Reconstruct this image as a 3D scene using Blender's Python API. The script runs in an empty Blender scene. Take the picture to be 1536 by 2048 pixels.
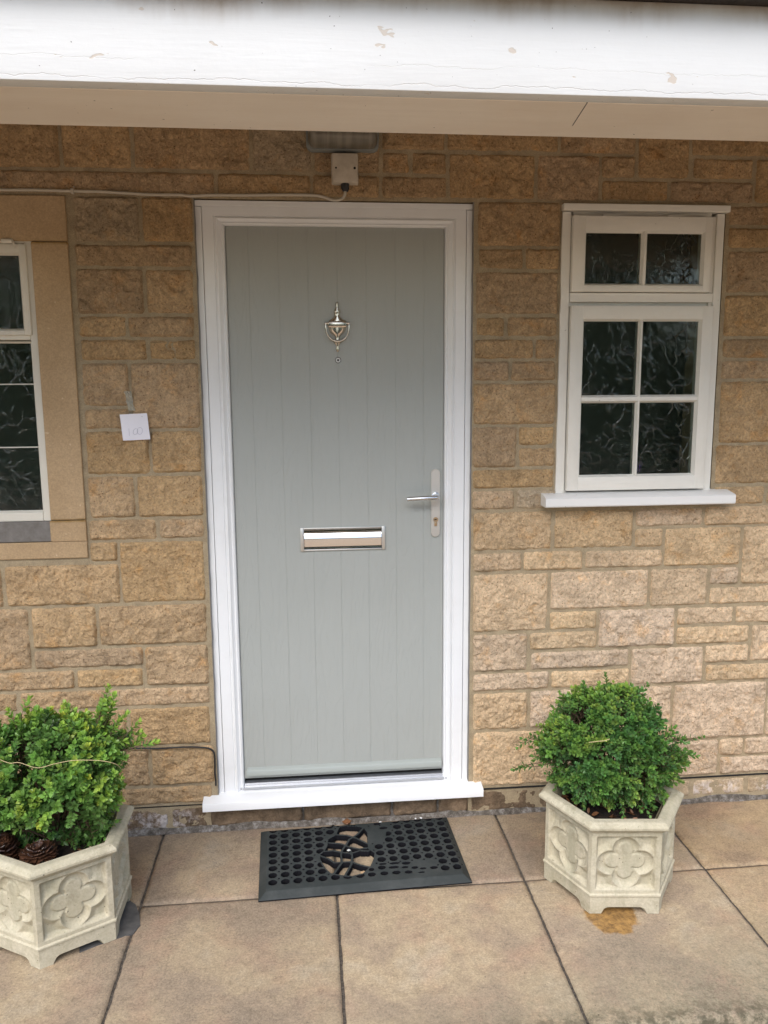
import bpy, bmesh, math, random
import numpy as np
from mathutils import Vector, Matrix, Euler
R = math.radians
random.seed(7); rng = np.random.default_rng(7)
S = bpy.context.scene
COL = S.collection

# ---------------------------------------------------------------- camera
CAM = dict(loc=(0.406, -2.677, 1.5531), yaw=0.0945, pitch=0.1537, roll=-0.0073, f=1586.8)
cd = bpy.data.cameras.new('camera'); cam = bpy.data.objects.new('camera', cd); COL.objects.link(cam)
ya, pi_, ro = CAM['yaw'], CAM['pitch'], CAM['roll']
fw = Vector((math.sin(ya)*math.cos(pi_), math.cos(ya)*math.cos(pi_), -math.sin(pi_)))
rt = Vector((math.cos(ya), -math.sin(ya), 0)); up = rt.cross(fw)
r2 = rt*math.cos(ro) + up*math.sin(ro); u2 = -rt*math.sin(ro) + up*math.cos(ro)
m = Matrix((r2, u2, -fw)).transposed().to_4x4(); m.translation = CAM['loc']
cam.matrix_world = m
cd.sensor_fit = 'HORIZONTAL'; cd.sensor_width = 36; cd.lens = 36*CAM['f']/1536
cd.clip_start = 0.05; cd.clip_end = 500
S.camera = cam
S.render.resolution_x = 768; S.render.resolution_y = 1024

# ---------------------------------------------------------------- sky and sun
SUN_EL, SUN_AZ = R(47), R(200)          # azimuth from +Y clockwise: behind the camera, a little to its left
w = bpy.data.worlds.new('World'); S.world = w; w.use_nodes = True
nt = w.node_tree; nt.nodes.clear()
sky = nt.nodes.new('ShaderNodeTexSky'); sky.sky_type = 'NISHITA'; sky.sun_disc = False
sky.sun_elevation = SUN_EL; sky.sun_rotation = SUN_AZ; sky.air_density = 1.1; sky.dust_density = 1.6; sky.ozone_density = 1.0
bg = nt.nodes.new('ShaderNodeBackground'); bg.inputs[1].default_value = 0.15
wo = nt.nodes.new('ShaderNodeOutputWorld')
nt.links.new(sky.outputs[0], bg.inputs[0]); nt.links.new(bg.outputs[0], wo.inputs[0])
sl = bpy.data.lights.new('sun', 'SUN'); sl.energy = 1.5; sl.angle = R(50); sl.color = (1.0, 0.97, 0.92)
so = bpy.data.objects.new('sun', sl); COL.objects.link(so)
sd = Vector((math.sin(SUN_AZ)*math.cos(SUN_EL), math.cos(SUN_AZ)*math.cos(SUN_EL), math.sin(SUN_EL)))
so.rotation_euler = sd.to_track_quat('Z', 'Y').to_euler(); so.location = (0, -3, 6)
S.view_settings.view_transform = 'Standard'; S.view_settings.look = 'None'
S.view_settings.gamma = 1; S.view_settings.exposure = 0.95

# ---------------------------------------------------------------- helpers
class MB:
    def __init__(s): s.v = []; s.f = []
    def add(s, vs, fs):
        n = len(s.v); s.v += [tuple(p) for p in vs]; s.f += [tuple(i+n for i in f) for f in fs]; return s
    def box(s, x0, y0, z0, x1, y1, z1, b=0.0):
        if b <= 0:
            return s.add([(x0,y0,z0),(x1,y0,z0),(x1,y1,z0),(x0,y1,z0),(x0,y0,z1),(x1,y0,z1),(x1,y1,z1),(x0,y1,z1)],
                  [(0,3,2,1),(4,5,6,7),(0,1,5,4),(1,2,6,5),(2,3,7,6),(3,0,4,7)])
        bm = bmesh.new(); bmesh.ops.create_cube(bm, size=1)
        for v in bm.verts: v.co = Vector(((x0+x1)/2+v.co.x*(x1-x0), (y0+y1)/2+v.co.y*(y1-y0), (z0+z1)/2+v.co.z*(z1-z0)))
        bmesh.ops.bevel(bm, geom=list(bm.edges), offset=b, segments=2, affect='EDGES', profile=0.5)
        bm.verts.index_update()
        s.add([v.co[:] for v in bm.verts], [tuple(v.index for v in f.verts) for f in bm.faces]); bm.free(); return s
    def tube(s, pts, r, n=8, caps=True, flat=1.0):
        pts = [Vector(p) for p in pts]; rs = r if isinstance(r, (list, tuple)) else [r]*len(pts)
        base = len(s.v); prev = None
        for i, p in enumerate(pts):
            t = (pts[min(i+1, len(pts)-1)] - pts[max(i-1, 0)]).normalized()
            a = prev if prev is not None else (Vector((0,0,1)) if abs(t.z) < .9 else Vector((0,1,0)))
            a = (a - t*a.dot(t)).normalized(); prev = a; b = t.cross(a)
            for k in range(n):
                an = 2*math.pi*k/n
                s.v.append(tuple(p + a*math.cos(an)*rs[i] + b*math.sin(an)*rs[i]*flat))
        for i in range(len(pts)-1):
            for k in range(n):
                a0 = base+i*n+k; a1 = base+i*n+(k+1) % n
                s.f.append((a0, a1, a1+n, a0+n))
        if caps:
            s.f.append(tuple(base+k for k in reversed(range(n)))); s.f.append(tuple(base+(len(pts)-1)*n+k for k in range(n)))
        return s
    def lathe_y(s, prof, cx, cz, n=24):      # revolve (r, y) profile about the axis through (cx, *, cz) along Y
        base = len(s.v)
        for r, y in prof:
            for k in range(n):
                a = 2*math.pi*k/n; s.v.append((cx+r*math.cos(a), y, cz+r*math.sin(a)))
        for i in range(len(prof)-1):
            for k in range(n):
                a0 = base+i*n+k; a1 = base+i*n+(k+1) % n
                s.f.append((a0, a1, a1+n, a0+n))
        s.f.append(tuple(base+(len(prof)-1)*n+k for k in range(n)))
        return s
    def build(s, name, mat, parent=None, smooth=False, loc=None, attr=None):
        me = bpy.data.meshes.new(name); me.from_pydata(s.v, [], s.f); me.update()
        bm = bmesh.new(); bm.from_mesh(me); bmesh.ops.recalc_face_normals(bm, faces=bm.faces); bm.to_mesh(me); bm.free()
        return link(name, me, mat, parent, smooth, loc)

def link(name, me, mat, parent=None, smooth=False, loc=None):
    o = bpy.data.objects.new(name, me); COL.objects.link(o)
    if mat is not None: me.materials.append(mat)
    if parent is not None: o.parent = parent; o.matrix_parent_inverse = Matrix.Translation(-wloc(parent))
    if smooth == True: me.polygons.foreach_set('use_smooth', [True]*len(me.polygons))
    elif smooth:
        me.polygons.foreach_set('use_smooth', [True]*len(me.polygons))
        try: me.set_sharp_from_angle(angle=R(smooth))
        except Exception: pass
    return o

def wloc(o):
    return Vector(o.location) if o.type == 'EMPTY' else Vector((0,0,0))

def npmesh(name, V, F, mat, parent=None, smooth=False, tint=None):
    me = bpy.data.meshes.new(name)
    V = np.asarray(V, np.float32); F = np.asarray(F, np.int32)
    me.vertices.add(len(V)); me.vertices.foreach_set('co', V.ravel())
    k = F.shape[1]; me.loops.add(F.size); me.loops.foreach_set('vertex_index', F.ravel())
    me.polygons.add(len(F)); me.polygons.foreach_set('loop_start', np.arange(0, F.size, k, dtype=np.int32))
    me.update(calc_edges=True); me.validate()
    if tint is not None:
        at = me.color_attributes.new('tint', 'FLOAT_COLOR', 'POINT')
        at.data.foreach_set('color', np.asarray(tint, np.float32).ravel())
    return link(name, me, mat, parent, smooth)

def tag(o, label=None, cat=None, group=None, kind=None):
    if label: o['label'] = label
    if cat: o['category'] = cat
    if group: o['group'] = group
    if kind: o['kind'] = kind
    return o

def thing(name, label, cat, loc=(0,0,0), group=None, kind=None):
    o = bpy.data.objects.new(name, None); COL.objects.link(o); o.location = loc; o.empty_display_size = .1
    return tag(o, label, cat, group, kind)

# value noise on arrays
def _lat(ix, iz, seed):
    h = (ix*374761393 + iz*668265263 + seed*974634777) & 0xffffffff
    h = ((h ^ (h >> 13))*1274126177) & 0xffffffff
    return ((h ^ (h >> 16)) & 0xffff)/65535.0
def vnoise(x, z, seed=0):
    xi = np.floor(x).astype(np.int64); zi = np.floor(z).astype(np.int64); fx = x-xi; fz = z-zi
    fx = fx*fx*(3-2*fx); fz = fz*fz*(3-2*fz)
    a = _lat(xi, zi, seed); b = _lat(xi+1, zi, seed); c = _lat(xi, zi+1, seed); d = _lat(xi+1, zi+1, seed)
    return (a*(1-fx)+b*fx)*(1-fz) + (c*(1-fx)+d*fx)*fz
def fbm(x, z, seed=0, o=4, g=0.5):
    s = 0; a = 1; t = 0
    for i in range(o):
        s = s + a*vnoise(x*2**i, z*2**i, seed+i*17); t += a; a *= g
    return s/t

# ---------------------------------------------------------------- materials
def M(name, col=(.5,.5,.5), rough=.6, metal=0.0, spec=.5):
    mt = bpy.data.materials.new(name); mt.use_nodes = True
    b = mt.node_tree.nodes['Principled BSDF']
    b.inputs['Base Color'].default_value = (*col, 1); b.inputs['Roughness'].default_value = rough
    b.inputs['Metallic'].default_value = metal; b.inputs['Specular IOR Level'].default_value = spec
    return mt
class N:
    def __init__(s, mt): s.t = mt.node_tree; s.b = s.t.nodes['Principled BSDF']; s.co = None
    def n(s, typ, **k):
        nd = s.t.nodes.new('ShaderNode'+typ)
        for a, v in k.items(): setattr(nd, a, v)
        return nd
    def l(s, a, b): s.t.links.new(a, b)
    def coord(s, scale=(1,1,1), rot=(0,0,0), loc=(0,0,0)):
        if s.co is None: s.co = s.n('TexCoord')
        mp = s.n('Mapping'); mp.inputs['Scale'].default_value = scale; mp.inputs['Rotation'].default_value = rot; mp.inputs['Location'].default_value = loc
        s.l(s.co.outputs['Object'], mp.inputs[0]); return mp.outputs[0]
    def noise(s, sc, det=4, rough=.55, dist=0, vec=None):
        nd = s.n('TexNoise'); nd.inputs['Scale'].default_value = sc; nd.inputs['Detail'].default_value = det
        nd.inputs['Roughness'].default_value = rough; nd.inputs['Distortion'].default_value = dist
        s.l(vec if vec is not None else s.coord(), nd.inputs['Vector']); return nd.outputs[0]
    def vor(s, sc, feat='F1', vec=None, rnd=1):
        nd = s.n('TexVoronoi', feature=feat); nd.inputs['Scale'].default_value = sc; nd.inputs['Randomness'].default_value = rnd
        s.l(vec if vec is not None else s.coord(), nd.inputs['Vector']); return nd.outputs['Distance']
    def ramp(s, fac, *st, interp='LINEAR'):
        nd = s.n('ValToRGB'); nd.color_ramp.interpolation = interp; e = nd.color_ramp.elements
        while len(e) < len(st): e.new(0.5)
        for i, (p, c) in enumerate(st):
            e[i].position = p; e[i].color = (*c, 1) if isinstance(c, tuple) else (c, c, c, 1)
        s.l(fac, nd.inputs[0]); return nd.outputs[0]
    def mix(s, a, b, fac, mode='MIX'):
        nd = s.n('Mix', data_type='RGBA', blend_type=mode)
        for v, i in ((fac, 0), (a, 6), (b, 7)):
            if isinstance(v, (int, float)): nd.inputs[i].default_value = v if i == 0 else (v, v, v, 1)
            elif isinstance(v, tuple): nd.inputs[i].default_value = (*v, 1)
            else: s.l(v, nd.inputs[i])
        return nd.outputs[2]
    def math(s, op, a, b=None, c=None, clamp=False):
        nd = s.n('Math', operation=op, use_clamp=clamp)
        for i, v in enumerate((a, b, c)):
            if v is None: continue
            if isinstance(v, (int, float)): nd.inputs[i].default_value = v
            else: s.l(v, nd.inputs[i])
        return nd.outputs[0]
    def xyz(s):
        if s.co is None: s.co = s.n('TexCoord')
        sp = s.n('SeparateXYZ'); s.l(s.co.outputs['Object'], sp.inputs[0]); return sp.outputs
    def bump(s, h, strength=.5, dist=.01, normal=None):
        nd = s.n('Bump'); nd.inputs['Strength'].default_value = strength; nd.inputs['Distance'].default_value = dist
        s.l(h, nd.inputs['Height'])
        if normal is not None: s.l(normal, nd.inputs['Normal'])
        return nd.outputs[0]
    def set(s, **k):
        for a, v in k.items():
            i = s.b.inputs[a.replace('_', ' ')]
            if isinstance(v, (int, float)): i.default_value = v
            elif isinstance(v, tuple): i.default_value = (*v, 1)
            else: s.l(v, i)
    def attr(s, nm='tint'):
        nd = s.n('Attribute', attribute_name=nm); return nd.outputs['Color']
def box_mask(n, X, a0, a1, soft=.02):
    """1 inside [a0,a1] of one axis, soft ends"""
    lo = n.math('MULTIPLY', n.math('SUBTRACT', X, a0), 1/soft, clamp=True)
    hi = n.math('MULTIPLY', n.math('SUBTRACT', a1, X), 1/soft, clamp=True)
    return n.math('MULTIPLY', lo, hi)

# split-faced stone
mStone = M('split_stone', rough=.93, spec=.25); n = N(mStone)
big = n.ramp(n.noise(9, 4, .6), (.3, .80), (.7, 1.14))
gr = n.ramp(n.noise(140, 3, .75), (.34, .55), (.5, 1.0), (.66, 1.4))
och = n.ramp(n.noise(14, 5, .6, .5), (.55, 0.0), (.72, .6))
c = n.mix(n.attr(), big, 1.0, 'MULTIPLY'); c = n.mix(c, gr, .5, 'MULTIPLY')
c = n.mix(c, n.ramp(n.noise(38, 5, .75, .8), (.36, .74), (.5, 1.0), (.62, 1.12)), .8, 'MULTIPLY')
c = n.mix(c, n.mix(c, (1.10, .86, .55), 1.0, 'MULTIPLY'), och)
pit = n.ramp(n.vor(85, 'F1'), (.08, .0), (.26, 1.0)); pm = n.ramp(n.noise(25, 2), (.40, 0.0), (.55, 1.0))
c = n.mix(c, n.mix(c, (.42, .34, .28), 1.0, 'MULTIPLY'), n.math('MULTIPLY', n.math('SUBTRACT', 1.0, pit), pm))
sp = n.ramp(n.noise(420, 1, .5), (.69, 0.0), (.76, .8)); c = n.mix(c, (.82, .68, .5), sp)
n.set(Base_Color=c)
h = n.math('ADD', n.math('MULTIPLY', n.noise(70, 5, .7), .7), n.math('MULTIPLY', n.noise(260, 3, .7), .35))
rg = n.math('ABSOLUTE', n.math('SUBTRACT', n.noise(26, 5, .6, 1.2), .5)); h = n.math('ADD', h, n.math('MULTIPLY', rg, 1.8))
n.set(Normal=n.bump(h, 1.0, .010))

mMortar = M('mortar', (.30,.25,.17), .95, spec=.2); n = N(mMortar)
c = n.ramp(n.noise(30, 5, .7), (.3, (.29,.23,.15)), (.7, (.43,.345,.225)))
n.set(Base_Color=n.mix(c, n.ramp(n.noise(300, 2), (.35, .7), (.65, 1.2)), .6, 'MULTIPLY'), Normal=n.bump(n.noise(180, 4, .7), .5, .003))

mPlinth = M('plinth_stone', rough=.93, spec=.25); n = N(mPlinth)
X = n.xyz()
c = n.mix(n.attr(), n.ramp(n.noise(18, 5, .65), (.3, .55), (.7, 1.3)), 1.0, 'MULTIPLY')
c = n.mix(c, n.ramp(n.noise(160, 3, .7), (.3, .7), (.7, 1.3)), .8, 'MULTIPLY')
m1 = n.math('MULTIPLY', box_mask(n, X[0], -.30, .0, .05), box_mask(n, X[2], .0, .085, .02))
m2 = n.math('MULTIPLY', box_mask(n, X[0], 1.80, 2.02, .03), box_mask(n, X[2], .018, .085, .02))
m3 = n.math('MULTIPLY', box_mask(n, X[0], 2.06, 2.25, .03), box_mask(n, X[2], .0, .07, .02))
mm = n.math('MAXIMUM', n.math('MAXIMUM', m1, m2), m3)
mm = n.math('MULTIPLY', mm, n.ramp(n.noise(20, 7, .8), (.45, 0.0), (.60, 1.0)))
n.set(Base_Color=n.mix(c, (.72, .66, .64), n.math('MULTIPLY', mm, .8)), Normal=n.bump(n.noise(90, 5, .7), .8, .008))

mSurround = M('dressed_sandstone', rough=.85, spec=.25); n = N(mSurround)
c = n.ramp(n.noise(5, 5, .6), (.3, (.40,.275,.155)), (.7, (.49,.35,.21)))
c = n.mix(c, n.ramp(n.noise(200, 3), (.3, .82), (.7, 1.15)), .8, 'MULTIPLY')
spk = n.ramp(n.noise(75, 1, .5), (.75, 0.0), (.80, .6)); c = n.mix(c, (.66,.52,.36), spk)
X = n.xyz()
js = n.math('ADD', box_mask(n, X[2], 2.006, 2.024, .008), box_mask(n, X[2], 1.122, 1.140, .008), clamp=True)
c = n.mix(c, (.26, .15, .035), n.math('MULTIPLY', js, n.ramp(n.noise(30, 3), (.3, .3), (.6, .9))))
n.set(Base_Color=c, Normal=n.bump(n.noise(120, 5, .7), .3, .002))

def white_paint(name, col=(.80,.79,.75), rough=.45, dirt=.25, bump=.15, chips=0):
    mt = M(name, col, rough); n = N(mt)
    c = n.mix(col, tuple(x*.8 for x in col), n.ramp(n.noise(6, 5, .65), (.35, 0.0), (.75, dirt)))
    d = n.ramp(n.noise(48, 4, .7), (.70, 0.0), (.73, 1.0))
    if chips: c = n.mix(c, (.16,.12,.08), n.math('MULTIPLY', d, chips))
    hh = n.math('ADD', n.noise(40, 4, .6), n.math('MULTIPLY', n.noise(6, 3, vec=n.coord((4, 4, 40))), .5))
    n.set(Base_Color=c, Normal=n.bump(hh, bump, .003)); return mt
mUpvc = M('white_upvc', (.82,.83,.84), .28); n = N(mUpvc)
n.set(Base_Color=n.mix((.82,.83,.84), (.70,.70,.69), n.ramp(n.noise(12, 5, .7), (.5, 0.0), (.8, .35))))
mUpvcDk = M('gasket', (.12,.12,.12), .6)
mOldPaint = white_paint('old_white_paint', (.78,.75,.68), .5, .35, .35, .8)
mIvory = white_paint('old_cream_paint', (.70,.66,.57), .5, .35, .3, .5)
mSilicone = M('grey_sealant', (.18,.175,.17), .6)

# fascia paint, with grime on the upper edge, hairline cracks and flaked spots
mFascia = M('flaking_white_paint', (.82,.82,.80), .5); n = N(mFascia); X = n.xyz()
c = n.mix((.68,.69,.69), (.58,.585,.58), n.ramp(n.noise(3, 5, .6), (.4, 0.0), (.8, .45)))
ez = n.math('ADD', X[2], n.math('MULTIPLY', n.math('SUBTRACT', n.noise(5, 5, .6, vec=n.coord((1,1,.15))), .5), .16))
edge = n.math('MULTIPLY', n.math('SUBTRACT', ez, 2.236), 1/.05, clamp=True)
gm = n.math('MULTIPLY', n.math('POWER', edge, 1.5), n.ramp(n.noise(16, 5, .7, vec=n.coord((1,1,.5))), (.25, .45), (.6, 1.0)), clamp=True)
c = n.mix(c, (.26, .17, .085), n.math('MULTIPLY', gm, .72, clamp=True))
# long wandering cracks
wz = n.math('ADD', X[2], n.math('MULTIPLY', n.math('SUBTRACT', n.noise(9, 6, .7, vec=n.coord((1,1,.2))), .5), .035))
ck = n.math('SUBTRACT', 1.0, n.math('MULTIPLY', n.math('ABSOLUTE', n.math('SUBTRACT', wz, 2.121)), 1/.0011, clamp=True))
ck = n.math('MULTIPLY', ck, n.ramp(n.noise(3.3, 2), (.42, 0.0), (.5, 1.0)))
ck2 = n.math('SUBTRACT', 1.0, n.math('MULTIPLY', n.math('ABSOLUTE', n.math('SUBTRACT', wz, 2.155)), 1/.0008, clamp=True))
ck2 = n.math('MULTIPLY', ck2, n.ramp(n.noise(2.1, 2, vec=n.coord(loc=(5,0,0))), (.5, 0.0), (.56, .6)))
crk = n.math('MAXIMUM', ck, ck2)
fl = n.ramp(n.noise(26, 3, .6, vec=n.coord((.5,1,1.1))), (.672, 0.0), (.682, 1.0))
sp = n.ramp(n.noise(120, 1), (.765, 0.0), (.79, 1.0))
c = n.mix(c, (.30,.25,.2), n.math('MULTIPLY', crk, .35)); c = n.mix(c, (.50,.40,.30), n.math('MULTIPLY', fl, .6)); c = n.mix(c, (.06,.05,.04), sp)
hh = n.math('ADD', n.math('MULTIPLY', n.noise(5, 4, vec=n.coord((2,2,22))), .5), n.math('MULTIPLY', n.noise(60, 4), .3))
hh = n.math('SUBTRACT', hh, n.math('MULTIPLY', n.math('MAXIMUM', crk, fl), .8))
n.set(Base_Color=c, Normal=n.bump(hh, .35, .003))
# beam underside: scarf joint line
SC_K, SC_X = .12, .967
mSoffit = M('beam_underside_paint', (.74,.70,.63), .5); n = N(mSoffit); X = n.xyz()
c = n.mix((.80,.725,.63), (.70,.60,.50), n.ramp(n.noise(2.5, 4, .6, vec=n.coord((1,3,1))), (.4, 0.0), (.75, .7)))
ln = n.math('ABSOLUTE', n.math('SUBTRACT', X[0], n.math('ADD', n.math('MULTIPLY', n.math('ADD', X[1], 1.083), SC_K), SC_X)))
ln = n.math('SUBTRACT', 1.0, n.math('MULTIPLY', n.math('SUBTRACT', ln, .0006), 1/.0012, clamp=True))
c = n.mix(c, (.03,.025,.02), n.math('MULTIPLY', ln, n.math('MULTIPLY', box_mask(n, X[1], -1.075, -.90, .01), n.ramp(n.noise(12, 2), (.38, .15), (.5, 1.0)))))
sp = n.ramp(n.noise(80, 1), (.77, 0.0), (.79, 1.0)); c = n.mix(c, (.1,.07,.05), sp)
n.set(Base_Color=c, Normal=n.bump(n.noise(4, 4, vec=n.coord((1,14,1))), .3, .003))

# door leaf: embossed wood grain
mDoor = M('sage_grey_door_skin', (.33,.36,.335), .42); n = N(mDoor)
warp = n.noise(2.2, 3, .5, vec=n.coord((4.2, 1, .7)))
rings = n.math('SINE', n.math('MULTIPLY', n.math('ADD', warp, n.math('MULTIPLY', n.noise(18, 2, vec=n.coord((2.2,1,.12))), .10)), 80))
fine = n.noise(1, 3, .6, vec=n.coord((420, 1, 14)))
hh = n.math('ADD', n.math('MULTIPLY', n.ramp(n.math('MULTIPLY_ADD', rings, .5, .5), (.35, 0.0), (.6, 1.0)), .6), n.math('MULTIPLY', fine, .4))
n.set(Base_Color=n.mix((.385,.402,.382), (.352,.368,.348), n.ramp(n.noise(3, 3), (.4, 0.0), (.8, .5))), Normal=n.bump(hh, .45, .0015), Roughness=.40)

mSatin = M('satin_metal', (.66,.65,.62), .38, .8)
mBrush = M('brushed_plate', (.62,.60,.56), .45, .75); n = N(mBrush); n.set(Roughness=n.ramp(n.noise(30, 3), (.3, .42), (.7, .52)))
mChrome = M('polished_metal', (.70,.71,.72), .10, 1.0)
mNickel = M('worn_nickel', (.60,.54,.46), .18, 1.0)
mBrass = M('brass_cylinder', (.55,.42,.28), .35, 1.0)
mBlack = M('black_plastic', (.015,.015,.016), .5)
mDark = M('dark_gap', (.01,.01,.01), .9)
mAlu = M('threshold_aluminium', (.55,.56,.58), .35, .9)

# obscured glass: rippled pane in front of a dark room
mGlass = M('rippled_glass', (.76,.84,.78), .10); n = N(mGlass)
wv = n.noise(5, 3, .55, vec=n.coord())
wc = n.n('VectorMath', operation='MULTIPLY_ADD')
tn = n.n('TexNoise'); tn.inputs['Scale'].default_value = 13; tn.inputs['Detail'].default_value = 2; n.l(n.coord(), tn.inputs['Vector'])
n.l(tn.outputs['Color'], wc.inputs[0]); wc.inputs[1].default_value = (.10,.10,.10); n.l(n.coord((1,1,.75)), wc.inputs[2])
v1 = n.vor(24, 'DISTANCE_TO_EDGE', vec=wc.outputs[0]); v1 = n.ramp(v1, (0, 1.0), (.025, .3), (.06, 0.0))
v1 = n.math('MULTIPLY', v1, n.ramp(n.noise(14, 2), (.43, 0.0), (.58, 1.0)))
hh = n.math('ADD', n.math('MULTIPLY', v1, .36), n.math('MULTIPLY', n.noise(24, 2, .4, 1.0), .40))
n.set(Normal=n.bump(hh, .7, .0028), Transmission_Weight=1.0, IOR=1.45)
mRoom = M('dark_room', (.06,.066,.056), .9)

# rubber
mRubber = M('black_rubber', (.03,.034,.034), .62, spec=.35); n = N(mRubber)
n.set(Base_Color=n.mix((.028,.034,.034), (.065,.07,.068), n.ramp(n.noise(14, 5, .7), (.45, 0.0), (.8, .8))), Normal=n.bump(n.noise(160, 3), .2, .001))

# cast stone planter
mPlanter = M('cast_stone', (.5,.47,.38), .88, spec=.25); n = N(mPlanter)
c = n.ramp(n.noise(7, 5, .65), (.3, (.43,.385,.27)), (.7, (.56,.51,.39)))
c = n.mix(c, n.ramp(n.noise(150, 3, .7), (.3, .85), (.7, 1.12)), .8, 'MULTIPLY')
lic = n.ramp(n.noise(15, 6, .75), (.50, 0.0), (.70, .6)); c = n.mix(c, (.25,.215,.14), lic)
stk = n.ramp(n.noise(20, 4, .6, vec=n.coord((1,1,.18))), (.52, 0.0), (.68, .4)); c = n.mix(c, (.27,.26,.18), stk)
dk = n.ramp(n.noise(130, 1), (.74, 0.0), (.78, .9)); c = n.mix(c, (.09,.075,.05), dk)
ge = n.n('NewGeometry'); cav = n.ramp(ge.outputs['Pointiness'], (.44, .6), (.49, 0.0))
n.set(Base_Color=c, Normal=n.bump(n.noise(230, 4, .7), .4, .0012))

# paving
mPave = M('riven_paving', (.4,.3,.2), .82, spec=.3); n = N(mPave); X = n.xyz()
base = n.ramp(n.noise(3.4, 6, .62, .3), (.32, (.275,.215,.15)), (.45, (.345,.262,.178)), (.56, (.42,.322,.205)), (.70, (.42,.345,.245)))
base = n.mix(base, n.attr(), 1.0, 'MULTIPLY')
base = n.mix(base, n.ramp(n.noise(150, 5, .85), (.36, .66), (.64, 1.3)), .85, 'MULTIPLY')
base = n.mix(base, n.ramp(n.noise(34, 7, .85), (.36, .74), (.5, 1.0), (.64, 1.14)), .9, 'MULTIPLY')
dmp = n.math('MULTIPLY', n.ramp(n.noise(2.3, 5, .6, vec=n.coord(loc=(1.3,.4,0))), (.36, 0.0), (.56, .75)), n.math('MULTIPLY', n.math('ADD', X[1], .62), 3.0, clamp=True))
base = n.mix(base, n.mix(base, (.66, .66, .70), 1.0, 'MULTIPLY'), dmp)
pk = n.ramp(n.noise(6, 4, .6, vec=n.coord(loc=(3,1,0))), (.5, 0.0), (.7, .6)); base = n.mix(base, n.mix(base, (1.08, .92, .92), 1.0, 'MULTIPLY'), pk)
# grey mottled lichen on the weather side (front edge)
fr = n.math('MULTIPLY', n.math('SUBTRACT', n.math('MULTIPLY', X[1], -1.0), n.math('SUBTRACT', .98, n.math('MULTIPLY', X[0], .25))), 3.2, clamp=True)
lm = n.ramp(n.noise(38, 6, .8), (.36, .15), (.62, .95))
base = n.mix(base, n.ramp(n.noise(90, 4, .8), (.3, (.115,.10,.06)), (.7, (.42,.36,.25))), n.math('MULTIPLY', fr, lm))
moss = n.math('MULTIPLY', n.math('MULTIPLY', n.math('SUBTRACT', n.math('MULTIPLY', X[1], -1.0), .93), 1/.08, clamp=True), n.ramp(n.noise(30, 5, .7), (.42, 0.0), (.58, 1.0)))
base = n.mix(base, (.055,.052,.03), n.math('MULTIPLY', moss, .85))
spk = n.ramp(n.noise(95, 2), (.72, 0.0), (.77, 1.0)); base = n.mix(base, (.05,.04,.03), n.math('MULTIPLY', spk, .8))
# wet patch run out from under the planter
nx = n.math('MULTIPLY', n.math('SUBTRACT', n.noise(22, 4, .6), .5), .09)
dx = n.math('DIVIDE', n.math('SUBTRACT', X[0], 1.272), .078); dy = n.math('DIVIDE', n.math('ADD', X[1], .595), .095)
dd = n.math('SQRT', n.math('ADD', n.math('POWER', dx, 2.0), n.math('POWER', dy, 2.0)))
wet = n.math('MULTIPLY', n.math('SUBTRACT', 1.0, n.math('ADD', dd, n.math('MULTIPLY', nx, 9))), 7, clamp=True)
base = n.mix(base, n.mix((.46,.26,.08), (.17,.09,.03), n.ramp(n.noise(45, 6, .75), (.38, 0.0), (.62, 1.0))), n.math('MULTIPLY', wet, .92))
n.set(Base_Color=base, Roughness=n.mix(.84, .35, wet))
hh = n.math('ADD', n.math('MULTIPLY', n.noise(110, 5, .8), .6), n.math('MULTIPLY', n.noise(8, 4, .6), 1.2))
n.set(Normal=n.bump(hh, .6, .005))
mJoint = M('joint_grit', (.07,.06,.05), .95); n = N(mJoint)
n.set(Base_Color=n.ramp(n.noise(120, 4, .8), (.35, (.03,.025,.02)), (.6, (.12,.10,.08)), (.75, (.28,.25,.2))), Normal=n.bump(n.noise(150, 4), .8, .006))
mGravel = M('pale_gravel', (.42,.35,.27), .95); n = N(mGravel)
n.set(Base_Color=n.ramp(n.noise(60, 4, .8), (.35, (.47,.325,.205)), (.65, (.70,.51,.34))), Normal=n.bump(n.noise(80, 4, .8), .6, .01))
mGround = M('mossy_ground', (.06,.07,.03), .95); n = N(mGround)
n.set(Base_Color=n.ramp(n.noise(25, 5, .75), (.35, (.03,.03,.018)), (.55, (.07,.075,.035)), (.75, (.14,.13,.09))), Normal=n.bump(n.noise(40, 5, .8), 1.0, .03))
mSoil = M('dark_compost', (.02,.013,.009), .8); n = N(mSoil)
n.set(Base_Color=n.ramp(n.noise(60, 5, .8), (.4, (.008,.005,.004)), (.6, (.035,.018,.010)), (.75, (.10,.045,.022))), Normal=n.bump(n.noise(90, 5, .8), 1.0, .015))
mLeaf = M('box_leaf', (.06,.12,.03), .38, spec=.5); n = N(mLeaf)
n.set(Base_Color=n.attr(), Roughness=n.ramp(n.noise(40, 2), (.3, .3), (.7, .5)))
n.b.inputs['Subsurface Weight'].default_value = 0.0
tr = n.n('BsdfTranslucent'); n.l(n.mix(n.attr(), (1.2, 1.25, .5), 1.0, 'MULTIPLY'), tr.inputs[0])
mx = n.n('MixShader'); mx.inputs[0].default_value = .22; n.l(n.b.outputs[0], mx.inputs[1]); n.l(tr.outputs[0], mx.inputs[2])
n.l(mx.outputs[0], n.t.nodes['Material Output'].inputs[0])
mTwig = M('brown_twig', (.085,.05,.028), .8)
mDryStem = M('dry_straw_stem', (.50,.40,.22), .7)
mCone = M('glossy_brown_cone', (.055,.022,.012), .28); n = N(mCone)
n.set(Base_Color=n.ramp(n.noise(60, 4), (.35, (.02,.01,.007)), (.65, (.12,.055,.03))))
mDeadLeaf = M('dead_leaf', (.20,.09,.04), .5)
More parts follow.
